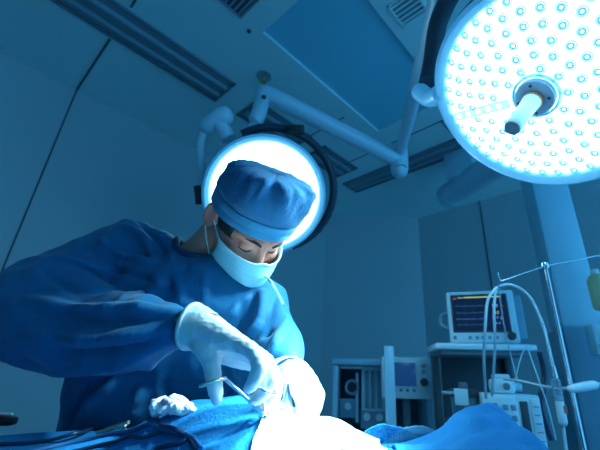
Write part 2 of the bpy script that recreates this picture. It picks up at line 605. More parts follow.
# white control arm at the upper left
m = MB().tube(spline([at(229, 139, 1.80), at(218, 124, 1.80), at(206, 128, 1.80), at(200, 148, 1.80), at(203, 180, 1.80), at(205, 204, 1.80)], 6), [.040] * 7 + [.026] * 6 + [.02] * 18, 18, M=inv)
br = m.build('bracket', 'arm_enamel', rear)
m = MB().tube([at(207, 126, 1.80), at(224, 116, 1.80)], [.045, .05], 20, M=inv, dome=True)
m.build('knuckle', 'arm_enamel', br)
m = MB().tube([at(199, 186, 1.80), at(201, 204, 1.80)], .026, 12, M=inv)
m.build('grip', 'lamp_dark', br)
m = MB().tube(spline([at(241, 136, 1.83), at(257, 118, 1.86), at(263, 93, 1.9)], 6), [.016] * 5 + [.040] * 8, 18, M=inv)
m.build('drop_arm', 'arm_enamel', rear)
E0, E1 = at(265, 93, 1.9), at(399, 160, 2.3)
m = MB().tube([E0, E0.lerp(E1, .12), E0.lerp(E1, .5), E1], [.045, .052, .050, .052], 24, M=inv, dome=True)
arm = m.build('spring_arm', 'arm_enamel', rear)
m = MB().tube([at(264, 97, 1.855), at(264, 97, 1.83)], .012, 12, M=inv)
m.build('bolt', 'dark_grey', arm)
m = MB().tube([E1 + Vector((0, 0, -.075)), E1 + Vector((0, 0, .07))], [.058, .060], 28, M=inv, dome=True)
m.build('elbow', 'arm_enamel', rear)
m = MB().tube([E1 + (FW * -.06) + UU * -.055, E1 + (FW * -.075) + UU * -.060], .034, 20, M=inv, flat=(UU, .5))
m.build('elbow_cap', 'lamp_dark', rear)
E2 = at(438, -5, 1.36)
E3 = at(462, -110, 1.06)
m = MB().tube([E1 + Vector((0, 0, .03)), E1.lerp(E2, .3), E2, E3], [.032, .036, .036, .038], 24, M=inv, dome=True)
m.build('extension_arm', 'arm_enamel', rear)
m = MB().tube([E3, Vector((E3.x, E3.y, CEIL - .02))], .045, 24, M=inv)
m.build('spindle', 'arm_enamel', rear)
m = MB().lathe([(0, -.06), (.07, -.06), (.12, -.02), (.12, 0)], 36, inv @ Matrix.Translation((E3.x, E3.y, CEIL)))
m.build('ceiling_flange', 'arm_enamel', rear)

# ------------------------------------------------------------------ ceiling pendant at the right
PB = 1.95
pc = ptb(556, 240, PB)
zt, zb = CEIL - .36, .62
zmid = ptb(575, 330, PB).z
pen = thing('equipment_pendant', 'tall pale blue ceiling pendant column with dark gas outlets at right edge', 'pendant', (pc.x, pc.y, CEIL))
Rz = Matrix.Rotation(YAW + math.radians(-14), 4, 'Z')
m = MB().box((0, 0, (zt + zmid) / 2 - CEIL), (.20, .22, zt - zmid), .02, M=Rz)
m.build('column', 'pendant_enamel', pen)
m = MB().box((.035, -.02, (zmid + zb) / 2 - CEIL), (.32, .30, zmid - zb), .02, M=Rz)
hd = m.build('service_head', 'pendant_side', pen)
for k, (dx, dz) in enumerate(((.02, -.12), (.02, -.17), (.02, -.26), (.04, -.42), (.04, -.50), (.04, -.60))):
    m = MB()
    m.lathe([(0, .012), (.012, .012), (.016, .006), (.018, 0)], 18, Rz @ Matrix.Translation((dx + .02, -.17, zmid + dz - CEIL)) @ Matrix.Rotation(math.pi / 2, 4, 'X'))
    m.build('gas_outlet', 'black_plastic', hd)
m = MB().lathe([(0, .02), (.028, .02), (.032, .014), (.034, 0)], 24, Rz @ Matrix.Translation((.13, -.17, zmid - .34 - CEIL)) @ Matrix.Rotation(math.pi / 2, 4, 'X'))
m.build('knob', 'black_plastic', hd)
m = MB().box((-.135, -.14, (zmid + zb) / 2 - CEIL), (.02, .05, zmid - zb - .02), .006, M=Rz)
m.build('rail', 'brushed_steel', hd)
# boom arm near the ceiling
B0 = ptz(449, 196, CEIL - .30)
B1 = Vector((pc.x, pc.y, CEIL - .30))
B0 = B1 + (B0 - B1).normalized() * min((B0 - B1).length, 1.5)
m = MB().tube([B0 - pc * 0 - Vector((pc.x, pc.y, CEIL)), B1 - Vector((pc.x, pc.y, CEIL))], [.105, .105], 32, dome=False)
boom = m.build('boom_arm', 'pendant_enamel', pen)
dv = (B1 - B0).normalized()
o0 = B0 - Vector((pc.x, pc.y, CEIL))
MB().tube([o0 - dv * .03, o0 + dv * .05], [.112, .112], 32).build('boom_cap', 'pendant_enamel', boom)
m = MB().box((o0.x + dv.x * .22, o0.y + dv.y * .22, -.13), (.24, .24, .26), .02, M=None)
m.build('ceiling_mount', 'pendant_enamel', pen)
# side shelf and bracket
m = MB().box((.24, -.13, zmid - .145 - CEIL), (.26, .30, .03), .008, M=Rz)
m.build('side_shelf', 'shelf_white', pen)
m = MB()
m.box((.20, -.12, zmid + .15 - CEIL), (.12, .05, .10), .01, M=Rz)
m.box((.27, -.12, zmid + .09 - CEIL), (.04, .05, .20), .01, M=Rz)
m.build('clamp_bracket', 'pendant_enamel', pen)

# bottle hung at the right edge
p = ptb(600, 292, 1.60)
bt = thing('fluid_bottle', 'pale yellow fluid bottle cut off by the right edge beside the column', 'bottle', p)
MB().lathe([(0, -.08), (.035, -.08), (.042, -.07), (.042, .05), (.030, .075), (.015, .085)], 28).build('bottle_body', 'bottle_yellow', bt)
MB().lathe([(.016, .083), (.018, .087), (.018, .105), (0, .105)], 20).build('cap', 'device_white', bt)
MB().tube([(0, 0, .104), (.02, .14, .13), (-.02, .24, .115)], .005, 8).build('hanger', 'steel', bt)
p = ptb(597, 340, 1.62)
bx = thing('supply_box', 'small blue box with orange label on shelf at right edge', 'box', M=facing(p, -14))
MB().box((0.03, 0, .0), (.11, .09, .13), .006).build('carton', 'device_pale', bx)
MB().box((0.03, -.047, -.035), (.09, .002, .022)).build('label_band', 'orange_plastic', bx)

# ------------------------------------------------------------------ monitor trolley
TB = 1.62
pl, pr = ptb(436, 350, TB), ptb(534, 350, TB)
zs = ptb(484, 347, TB).z
cen = (pl + pr) / 2
wid = (pr - pl).length
M = facing((cen.x, cen.y, 0), -6)
tr = thing('equipment_trolley', 'pale equipment trolley whose top shelf carries the patient monitor', 'trolley', M=M)
dep = .36
MB().box((0, dep / 2 - .02, zs), (wid, dep, .028), .010).build('top_shelf', 'shelf_white', tr)
MB().box((0, dep / 2 - .02, zs - .024), (wid - .05, dep - .06, .018), .004).build('under_tray', 'mid_grey', tr)
for sx in (-1, 1):
    MB().box((sx * (wid / 2 - .04), dep - .08, (zs + .12) / 2), (.035, .05, zs - .16), .008).build('post', 'dark_grey', tr)
MB().box((.02, dep - .06, (zs + .3) / 2 + .12), (wid - .10, .02, zs - .50), .004).build('back_panel', 'dark_grey', tr)
zlow = ptb(505, 447, 1.46).z - .10 - .0130
MB().box((0, dep / 2 - .12, zlow), (wid, dep + .20, .025), .008).build('middle_shelf', 'shelf_white', tr)
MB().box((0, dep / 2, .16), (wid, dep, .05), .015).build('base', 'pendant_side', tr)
for sx in (-1, 1):
    for sy in (.02, dep - .04):
        q = MB().tube([(sx * (wid / 2 - .05) - .012, sy, .045), (sx * (wid / 2 - .05) + .012, sy, .045)], .045, 20)
        c_ = q.build('caster', 'black_plastic', tr)
        MB().box((sx * (wid / 2 - .05), sy, .105), (.034, .05, .06), .006).build('caster_fork', 'brushed_steel', c_)

# patient monitor
pm0, pm1 = ptb(452, 344, TB), ptb(518, 344, TB)
mw = (pm1 - pm0).length
mh = ptb(482, 291, TB).z - zs - .014
mc = (pm0 + pm1) / 2
M = facing((mc.x, mc.y, zs + .0150), -18)
mon = thing('patient_monitor', 'pale blue patient monitor with dark waveform screen on trolley shelf', 'monitor', M=M)
MB().box((0, .075, mh / 2), (mw, .15, mh), .012).build('casing', 'device_white', mon)
MB().box((mw * .47, .14, mh * .52), (.10, .16, mh * .86), .012).build('module_rack', 'pendant_side', mon)
MB().box((0, .0, mh / 2), (mw * .985, .012, mh * .97), .005).build('bezel', 'device_white', mon)
sw, sh = mw * .78, mh * .66
sx0, sz0 = -mw * .02, mh * .56
m = MB()
m.box((sx0, -.006, sz0), (sw + .016, .008, sh + .016), .003)
m.build('screen_frame', 'dark_grey', mon)
scr = MB().box((sx0, -.010, sz0), (sw, .003, sh)).build('screen', 'screen_dark', mon, smooth=False)
yy = -.0125


def flat(mb_, x, z, w, h):
    mb_.box((sx0 + (x - .5) * sw, yy, sz0 + (.5 - z) * sh), (w * sw, .0008, h * sh))


m = MB(); flat(m, .58, .045, .70, .035); flat(m, .16, .05, .10, .02); m.build('status_bar', 'trace_yellow', scr, smooth=False)
m = MB(); flat(m, .05, .07, .06, .045); m.build('alarm_mark', 'trace_red', scr, smooth=False)
for zz, nm in ((.30, 'trace_green'), (.50, 'trace_green'), (.68, 'trace_blue'), (.84, 'trace_green')):
    q = []
    for i in range(60):
        x = .05 + .58 * i / 59
        w_ = (i % 15)
        q.append((sx0 + (x - .5) * sw, yy, sz0 + (.5 - zz) * sh + sh * ({3: .05, 4: -.02, 7: .02}.get(w_, 0))))
    MB().tube(q, .0005, 6).build('waveform', nm, scr)
for (x, z, w, h, nm) in ((.80, .30, .10, .09, 'trace_white'), (.80, .50, .11, .10, 'trace_yellow'), (.92, .50, .05, .05, 'trace_green'),
                         (.78, .64, .12, .07, 'trace_blue'), (.90, .66, .05, .08, 'trace_white'), (.80, .80, .13, .05, 'trace_blue'), (.93, .30, .04, .04, 'trace_red')):
    m = MB()
    flat(m, x - w * .26, z, w * .40, h * .18); flat(m, x - w * .26, z - h * .40, w * .40, h * .18); flat(m, x - w * .26, z + h * .40, w * .40, h * .18)
    flat(m, x - w * .45, z, w * .08, h); flat(m, x - w * .07, z, w * .08, h)
    flat(m, x + w * .3, z + h * .3, w * .3, h * .2); flat(m, x + w * .3, z - h * .2, w * .3, h * .2)
    m.build('readout', nm, scr, smooth=False)
for i, x in enumerate((-.42, -.20, -.10, -.02, .08, .18)):
    MB().lathe([(0, .008), (.006, .008), (.0075, .005), (.008, 0)], 14, Matrix.Translation((x * mw, -.006, mh * .105)) @ Matrix.Rotation(math.pi / 2, 4, 'X')).build('button', 'pendant_side' if i else 'mid_grey', mon)
MB().lathe([(0, .024), (.013, .024), (.016, .02), (.018, 0)], 24, Matrix.Translation((mw * .385, -.006, mh * .13)) @ Matrix.Rotation(math.pi / 2, 4, 'X')).build('dial', 'dark_grey', mon)
m = MB().tube(spline([(-mw * .49, .08, mh * .62), (-mw * .60, .08, mh * .58), (-mw * .62, .08, mh * .40), (-mw * .49, .08, mh * .34)], 5), .010, 10)
m.build('side_handle', 'pendant_side', mon)

# suction jar on the trolley
pj = ptb(467, 424, TB - .01)
zj1 = ptb(467, 386, TB).z
jar = thing('suction_jar', 'clear suction jar with dark lid hanging under left of monitor shelf', 'jar', (pj.x, pj.y, pj.z))
hj = zj1 - pj.z
jl = tr.matrix_world.inverted() @ pj
MB().box((jl.x, jl.y + .09, jl.z - .006), (.10, .30, .011), .003).build('jar_bracket', 'brushed_steel', tr)
MB().lathe([(0, .002), (.048, .002), (.054, .010), (.056, hj * .75), (.050, hj * .76), (.050, .010), (0, .008)], 32).build('glass', 'jar_glass', jar)
MB().lathe([(.058, hj * .70), (.060, hj * .72), (.060, hj * .86), (.050, hj * .93), (0, hj * .93)], 32).build('lid', 'dark_grey', jar)
MB().lathe([(.018, hj * .92), (.020, hj * .95), (.016, hj * 1.1), (0, hj * 1.1)], 20).build('valve', 'mid_grey', jar)
MB().tube([(0, 0, hj * .9), (.004, 0, .03)], .006, 10).build('dip_tube', 'tube_clear', jar)
q = Matrix.Rotation(YAW, 4, 'Z')
MB().tube([q @ Vector((-.10, -.03, hj * .82)), q @ Vector((-.05, -.03, hj * .82))], .007, 10).build('nozzle', 'steel', jar)
MB().box((-.03, -.056, hj * .72), (.055, .012, .06), .004, M=q).build('clip', 'device_white', jar)

# infusion pump unit
pp0, pp1 = ptb(484, 396, 1.46), ptb(537, 400, 1.46)
pw = (pp1 - pp0).length
zt_ = ptb(500, 394, 1.46).z
zb_ = ptb(505, 447, 1.46).z - .10
pcn = (pp0 + pp1) / 2
ip = thing('infusion_pump', 'pale infusion pump with keypad and dark slot below the monitor', 'pump', M=facing((pcn.x, pcn.y, zb_), -12))
ph = zt_ - zb_
MB().box((0, .06, ph / 2), (pw, .14, ph), .008).build('casing', 'device_pale', ip)
MB().box((-pw * .21, -.012, ph * .66), (pw * .56, .010, ph * .62), .004).build('front_panel', 'device_white', ip)
MB().box((-pw * .36, -.019, ph * .80), (pw * .17, .005, ph * .17), .001).build('display', 'black_plastic', ip)
MB().box((-pw * .33, -.0225, ph * .80), (pw * .07, .002, ph * .06)).build('lit_digits', 'trace_red', ip)
for i in range(2):
    for j in range(2):
        MB().box((-pw * (.13 - .14 * i), -.019, ph * (.84 - .13 * j)), (pw * .09, .006, ph * .07), .002).build('key', 'pendant_side', ip)
for j in range(2):
    for i in range(3):
        MB().box((-pw * (.38 - .15 * i), -.019, ph * (.58 - .12 * j)), (pw * .10, .005, ph * .05), .002).build('key', 'pendant_enamel', ip)
MB().box((pw * .20, -.012, ph * .56), (pw * .14, .006, ph * .72), .003).build('slot', 'dark_grey', ip)
MB().box((pw * .40, -.012, ph * .56), (pw * .16, .008, ph * .80), .004).build('side_panel', 'device_white', ip)
m = MB()
for k in range(7):
    m.box((pw * .40, -.0175, ph * (.26 + .10 * k)), (pw * .10, .003, ph * .012))
m.build('scale', 'pendant_side', ip)
# small module on top
pt_ = ptb(507, 394, 1.46)
sm = thing('sensor_module', 'small pale module with round socket on top of infusion pump', 'module', M=facing((pt_.x, pt_.y, zt_ + .0005) , -12) @ Matrix.Translation((0, .05, 0)))
MB().box((-.005, 0, .026), (.085, .08, .052), .012).build('casing', 'device_white', sm)
MB().box((-.005, 0, .060), (.06, .06, .018), .006).build('lid', 'device_pale', sm)
MB().lathe([(0, .012), (.010, .012), (.013, 0)], 18, Matrix.Translation((.005, -.040, .026)) @ Matrix.Rotation(math.pi / 2, 4, 'X')).build('socket', 'mid_grey', sm)
MB().tube([(.036, 0, .026), (.066, 0, .022)], .014, 14).build('plug', 'pendant_enamel', sm)

# ------------------------------------------------------------------ IV stand with tubing
IB = 1.12
ptop, pbot = ptb(546, 266, IB), ptb(583, 448, IB)
foot = Vector(((ptop.x + pbot.x) / 2, (ptop.y + pbot.y) / 2, 0))
iv = thing('drip_stand', 'thin steel drip stand with crossbar in front of the pendant column', 'drip stand', (foot.x, foot.y, 0))
zt_ = ptop.z
MB().tube([(0, 0, .06), (0, 0, .80)], .012, 16).build('lower_pole', 'steel', iv)
MB().tube([(0, 0, .78), (0, 0, zt_)], .006, 14).build('pole', 'steel', iv)
MB().tube([(0, 0, .78), (0, 0, .82)], .018, 16).build('clamp', 'black_plastic', iv)
L0 = ptb(500, 279, IB) - foot; L1 = ptb(600, 256, IB + .03) - foot; Lm = ptb(546, 266, IB) - foot; Lr = ptb(612, 266, IB + .03) - foot
m = MB().tube(spline([L0 + Vector((0, 0, .022)) - RH * .004, L0 + Vector((0, 0, -.004)), L0 + RH * .02 + Vector((0, 0, -.001)), Lm, Lm.lerp(L1, .6), L1, Lr], 6), .0026, 10)
m.build('crossbar', 'steel', iv)
MB().lathe([(0, -.010), (.011, -.010), (.013, 0), (.011, .010), (0, .010)], 18, Matrix.Translation((0, 0, zt_))).build('top_knob', 'steel', iv)
for k in range(5):
    a = 2 * math.pi * k / 5
    m = MB().tube([(0, 0, .09), (.16 * math.cos(a), .16 * math.sin(a), .075), (.27 * math.cos(a), .27 * math.sin(a), .06)], [.016, .013, .011], 12)
    lg = m.build('leg', 'brushed_steel', iv)
    MB().lathe([(0, 0), (.012, 0), (.022, .012), (.022, .035), (.012, .046), (0, .046)], 16, Matrix.Translation((.27 * math.cos(a), .27 * math.sin(a), 0))).build('caster', 'black_plastic', lg)


def hose(name, pts, r, m, label, cat, seg=10, group=None):
    return tag(MB().tube(spline(pts, 10), r, seg).build(name, m), label, cat, group)


hose('infusion_tube', [ptb(497, 287, IB), ptb(488, 300, IB), ptb(485, 330, IB + .02), ptb(484, 360, IB + .08), ptb(486, 398, IB + .18)], .0045, 'tube_clear',
     'pale thin tube looping down in front of the monitor, the leftmost of the hanging tubes', 'tube')
hose('infusion_tube', [ptb(496, 287, IB), ptb(494, 310, IB), ptb(495, 345, IB + .05), ptb(492, 396, IB + .17)], .0042, 'tube_clear',
     'pale thin tube hanging straight down across the monitor screen', 'tube')
hose('infusion_tube', [ptb(499, 286, IB), ptb(512, 285, IB), ptb(529, 296, IB), ptb(542, 322, IB), ptb(549, 348, IB), ptb(553, 366, IB)], .0045, 'tube_clear',
     'pale thin tube arching right from the crossbar hook down to the drip chamber', 'tube')
hose('sensor_lead', [ptb(499, 289, IB), ptb(503, 320, IB + .1), ptb(512, 360, IB + .2), ptb(520, 388, IB + .2)], .0022, 'pendant_enamel',
     'thin blue lead hanging right of the screen from the crossbar hook', 'cable')
hose('sensor_lead', [ptb(533, 346, 1.5), ptb(523, 352, 1.46), ptb(515, 380, 1.42), ptb(513, 384, 1.40)], .0022, 'pendant_enamel',
     'short thin blue lead slanting from shelf corner to the small module', 'cable')
hose('sensor_lead', [ptb(526, 344, 1.40), ptb(536, 372, 1.34), ptb(547, 404, 1.30), ptb(556, 440, 1.28)], .0024, 'pendant_enamel',
     'thin dark blue lead falling from shelf towards bottom right', 'cable')
hose('gas_hose', [ptb(504, 379, 1.38), ptb(520, 381, 1.30), ptb(548, 387, 1.2), ptb(576, 389, 1.08)], .0045, 'tube_clear',
     'pale hose running level from the small module to the white clamp', 'hose')
p0, p1 = ptb(571, 389, 1.08), ptb(594, 385, 1.08)
t = thing('hose_clamp', 'white hose clamp in front of the pendant at right edge', 'clamp', p0)
d_ = p1 - p0
MB().tube([d_ * 0, d_ * .5, d_], [.011, .013, .012], 16, dome=True).build('body', 'device_white', t)
MB().tube([d_ * .95, d_ * 1.5], .005, 10).build('tube_end', 'tube_clear', t)
# drip chamber with orange band
dc = thing('drip_chamber', 'clear drip chamber with orange mark hanging by the drip stand', 'drip chamber', ptb(553, 366, IB))
q0 = ptb(553, 366, IB)
D1, D2, D3, D4 = [ptb(x, y, IB) - q0 for x, y in ((555, 378), (559, 400), (563, 422), (566, 448))]
MB().tube([D1 * 0, D1], [.006, .010], 16).build('spike', 'steel', dc)
MB().tube([D1, D1.lerp(D2, .1), D2], [.008, .013, .013], 18, dome=True).build('chamber', 'jar_glass', dc)
MB().tube([D2, D3], [.012, .012], 18, dome=True).build('filter', 'device_white', dc)
MB().tube([D2.lerp(D3, .25) + RH * .006 - FH * .004, D2.lerp(D3, .6) + RH * .006 - FH * .004], .009, 14).build('band', 'orange_plastic', dc)
MB().tube([D3, D4, D4 + Vector((0, 0, -.2))], .004, 10).build('outlet_tube', 'tube_clear', dc)
# second dark hose behind
hose('breathing_hose', [ptb(540, 352, 1.5), ptb(545, 375, 1.5), ptb(541, 405, 1.5), ptb(552, 440, 1.5)], .012, 'cable_dark',
     'thick dark hose hanging behind the drip chamber', 'hose')

# ------------------------------------------------------------------ anaesthesia machine
AB = 2.15
al, ar = ptb(331, 400, AB), ptb(432, 400, AB)
aw = (ar - al).length
zt_ = ptb(380, 359, AB).z
ac = (al + ar) / 2
an = thing('anaesthesia_machine', 'pale anaesthesia machine with open shelf bay and gauges behind the operating table', 'medical machine', M=facing((ac.x, ac.y, 0), -4))
D = .42
MB().box((-.01, D / 2, zt_ - .018), (aw * .98, D, .036), .010).build('top_deck', 'pendant_enamel', an)
for sx, w_ in ((-1, .03), (1, .03)):
    MB().box((sx * (aw / 2 - .02), D / 2, zt_ / 2 + .05), (w_, D, zt_ - .18), .008).build('side_panel', 'pendant_enamel', an)
MB().box((0, D - .02, zt_ / 2 + .05), (aw - .06, .03, zt_ - .2), .004).build('back_panel', 'mid_grey', an)
MB().box((0, D / 2, .82), (aw - .05, D, .04), .008).build('work_surface', 'pendant_enamel', an)
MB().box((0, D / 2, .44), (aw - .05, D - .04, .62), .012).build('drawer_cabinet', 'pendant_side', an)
for k in range(3):
    dr = MB().box((0, .012, .25 + .19 * k), (aw - .09, .02, .17), .008).build('drawer', 'pendant_enamel', an)
    MB().tube([(-.10, -.012, .25 + .19 * k), (.10, -.012, .25 + .19 * k)], .008, 10).build('drawer_handle', 'brushed_steel', dr)
for sx in (-1, 1):
    for sy in (.05, D - .05):
        MB().tube([(sx * (aw / 2 - .08) - .02, sy, .06), (sx * (aw / 2 - .08) + .02, sy, .06)], .06, 20).build('caster', 'black_plastic', an)
MB().box((-.02, D / 2, .11), (aw - .1, D - .04, .04), .01).build('chassis', 'pendant_side', an)


def aloc(px, py, y):          # machine-local x, z of a sight line at local depth y
    Mi = an.matrix_world.inverted()
    o_, d_ = Mi @ CAM, (Mi.to_3x3() @ (at(px, py, 1) - CAM))
    k_ = (y - o_.y) / d_.y
    q_ = o_ + d_ * k_
    return q_.x, q_.z


# left bay: gauge and small boxes
x, z = aloc(352, 387, .12)
g = MB().lathe([(0, .010), (.030, .010), (.040, .014), (.044, .006), (.044, -.02)], 28, Matrix.Translation((x, .12, z)) @ Matrix.Rotation(math.pi / 2, 4, 'X')).build('pressure_gauge', 'pendant_side', an)
MB().lathe([(0, .013), (.022, .013), (.028, .012), (.028, .008)], 24, Matrix.Translation((x, .12, z)) @ Matrix.Rotation(math.pi / 2, 4, 'X')).build('dial_face', 'black_plastic', g)
x, z = aloc(348, 408, .14)
MB().box((x, .18, z), (.10, .12, .10), .008).build('absorber', 'pendant_side', an)
MB().lathe([(0, .012), (.016, .012), (.02, 0)], 18, Matrix.Translation((x, .12, z + .01)) @ Matrix.Rotation(math.pi / 2, 4, 'X')).build('knob', 'device_white', an)
x, z = aloc(357, 395, .12)
MB().tube([(x, .12, z + .12), (x, .12, z - .14)], .010, 12).build('rod', 'pendant_enamel', an)
# flow meter bank
x, z = aloc(373, 389, .10)
fm = MB().box((x, .16, z), (.135, .12, .24), .006).build('flow_meter', 'device_pale', an)
for k in (-1, 0, 1):
    MB().box((x + k * .036, .097, z), (.022, .008, .20), .004).build('tube_window', 'pendant_side', fm)
x, z = aloc(373, 417, .10)
vp = MB().box((x, .16, z - .01), (.14, .12, .10), .008).build('vaporizer', 'pendant_side', an)
for k in (-1, 1):
    MB().lathe([(0, .02), (.018, .02), (.022, 0)], 20, Matrix.Translation((x + k * .036, .10, z)) @ Matrix.Rotation(math.pi / 2, 4, 'X')).build('knob', 'device_white', vp)
# ventilator display: a thing standing at the front right of the deck
dl, dr_ = ptb(382, 396, AB - .12), ptb(433, 398, AB - .12)
dw = (dr_ - dl).length
dc_ = (dl + dr_) / 2
dz0, dz1 = ptb(408, 399, AB - .12).z, ptb(408, 357, AB - .12).z
dh = dz1 - dz0
Md = facing((dc_.x, dc_.y, dz0), -4)
Mrel = an.matrix_world.inverted() @ Md
vd = MB().box((0, .04, dh / 2), (dw, .08, dh), .010, M=Mrel).build('display_unit', 'device_white', an)
MB().box((-.02, -.004, dh * .58), (dw * .52, .008, dh * .56), .002, M=Mrel).build('screen', 'screen_blue', vd)
for k in range(5):
    MB().lathe([(0, .006), (.006, .006), (.008, 0)], 12, Mrel @ Matrix.Translation((-.10 + k * .034, -.002, dh * .20)) @ Matrix.Rotation(math.pi / 2, 4, 'X')).build('key', 'mid_grey', vd)
MB().lathe([(0, .022), (.016, .022), (.019, .016), (.021, 0)], 24, Mrel @ Matrix.Translation((dw * .34, -.002, dh * .40)) @ Matrix.Rotation(math.pi / 2, 4, 'X')).build('dial', 'dark_grey', vd)
for k in range(2):
    MB().box((dw * .34, -.004, dh * (.66 + .15 * k)), (.024, .008, dh * .08), .002, M=Mrel).build('key', 'pendant_side', vd)
MB().tube([(0, .06, .01), (0, .08, -.16)], .02, 14, M=Mrel).build('display_arm', 'mid_grey', vd)
# pale screen edge standing in front of it
e0, e1 = ptb(391, 424, AB - .35), ptb(393, 346, AB - .35)
rr_ = thing('steel_post', 'pale flat upright post standing left of the ventilator display', 'post', (e0.x, e0.y, 0))
MB().box((0, 0, e1.z / 2 + .02), (.048, .012, e1.z - .04), .004, M=Matrix.Rotation(YAW, 4, 'Z')).build('blade', 'pendant_enamel', rr_)
MB().lathe([(0, 0), (.14, 0), (.14, .02), (.03, .04), (0, .04)], 28).build('foot', 'brushed_steel', rr_)

# ------------------------------------------------------------------ operating table and drapes
TA = -.20     # table centre to the right of the camera axis
ot = thing('operating_table', 'operating table hidden under blue surgical drapes', 'operating table', M=Matrix.Translation(V(TA, .51, 0)) @ Matrix.Rotation(YAW, 4, 'Z'))
MB().box((0, 0, .90), (1.9, .40, .06), .02).build('table_top', 'dark_grey', ot)
MB().box((0, 0, .955), (1.86, .38, .05), .02).build('mattress', 'black_plastic', ot)
MB().box((0, 0, .48), (.26, .22, .80), .03).build('column', 'brushed_steel', ot)
MB().box((0, 0, .05), (1.0, .40, .10), .03).build('base', 'brushed_steel', ot)


def g2(a, b, ca, cb, wa, wb):
    return math.exp(-((a - ca) / wa) ** 2 - ((b - cb) / wb) ** 2)


def ab(p):
    p = p - CAM
    return p.dot(RH), p.dot(FH)


def drape_sheet(name, a0, a1, b0, b1, hfun, m, skirt, na=150, nb=70):
    """Cloth laid over the table: height from hfun(a, b), edges hanging by skirt."""
    vs, fs = [], []
    for j in range(nb + 1):
        for i in range(na + 1):
            a = a0 + (a1 - a0) * i / na
            b = b0 + (b1 - b0) * j / nb
            vs.append(V(a, b, hfun(a, b)))
    for j in range(nb):
        for i in range(na):
            q = j * (na + 1) + i
            fs.append((q, q + 1, q + na + 2, q + na + 1))
    mb_ = MB().add(vs, fs)
    # hanging edge strips with waves
    for side in ('b0', 'b1', 'a0', 'a1'):
        n = na if side[0] == 'b' else nb
        ring = []
        for i in range(n + 1):
            if side == 'b0': k_ = i
            elif side == 'b1': k_ = nb * (na + 1) + i
            elif side == 'a0': k_ = i * (na + 1)
            else: k_ = i * (na + 1) + na
            ring.append(vs[k_])
        out = {'b0': -FH, 'b1': FH, 'a0': -RH, 'a1': RH}[side]
        rows = [ring]
        for s in (.01, .04, .10, .2, .35, skirt):
            rows.append([p + out * (.012 * min(1, s / .05) + .018 * math.sin(i * .55) * min(1, s / .3)) + Vector((0, 0, -s)) for i, p in enumerate(ring)])
        o_ = []
        for r_ in rows:
            o_ += r_
        mb_.add(o_, [(y * (n + 1) + i, y * (n + 1) + i + 1, (y + 1) * (n + 1) + i + 1, (y + 1) * (n + 1) + i) for y in range(len(rows) - 1) for i in range(n)])
    # weld the seams
    ob = mb_.build(name, m, angle=80)
    bm = bmesh.new()
    bm.from_mesh(ob.data)
    bmesh.ops.remove_doubles(bm, verts=bm.verts[:], dist=.0005)
    bmesh.ops.recalc_face_normals(bm, faces=bm.faces[:])
    bm.to_mesh(ob.data)
    bm.free()
    for p in ob.data.polygons:
        p.use_smooth = True
    return ob


WA, WB = ab(at(300, 430, .53))     # wound field
JA, JB = ab(at(178, 420, .60))
KA, KB = ab(at(225, 428, .56))     # swell left of the field
LA, LB = ab(at(60, 440, .62))
ZB = 1.012


def hmain(a, b):
    h = ZB
    h += .062 * g2(a, b, KA, KB, .12, .12)
    h += .048 * g2(a, b, WA - .01, WB + .01, .12, .12)
    h += .030 * g2(a, b, LA, LB, .30, .10)
    h += .030 * g2(a, b, JA, JB, .075, .08)
    h += .020 * g2(a, b, .12, .55, .2, .2)
    p = V(a, b, 0)
    f = noise.noise(Vector((a * 3.2 + b * 5, b * 7 - a * 2.0, .3)))
    h += .012 * f
    h += .010 * abs(noise.noise(Vector((a * 5 - b * 9, b * 5 + a * 6, 2.1))))
    # long soft creases running out from the field
    for ang, amp in ((2.75, .012), (3.05, .010), (3.35, .012), (.35, .010), (-.2, .010), (2.2, .010)):
        da, db = a - WA, b - WB
        r = math.hypot(da, db)
        t = math.atan2(db, da) - ang + .25 * math.sin(r * 9)
        t = (t + math.pi) % (2 * math.pi) - math.pi
        h += amp * math.exp(-(t * max(r, .05) / .022) ** 2) * min(1, r / .10) * math.exp(-r / .5)
    return h


DB0, DB1 = .30, .715
dr = drape_sheet('surgical_drape', TA - .98, TA + .98, DB0, DB1, hmain, 'drape_cloth', .55)
tag(dr, 'large blue surgical drape covering the table in front of the surgeon', 'drape')

# raised drape hump at the lower right (over a knee / instrument stand)
HA, HB = ab(at(482, 425, .60))
zh = at(480, 413, .60).z


def loft_cloth(name, path_px, m, label, amp=.008, seed=0):
    pass


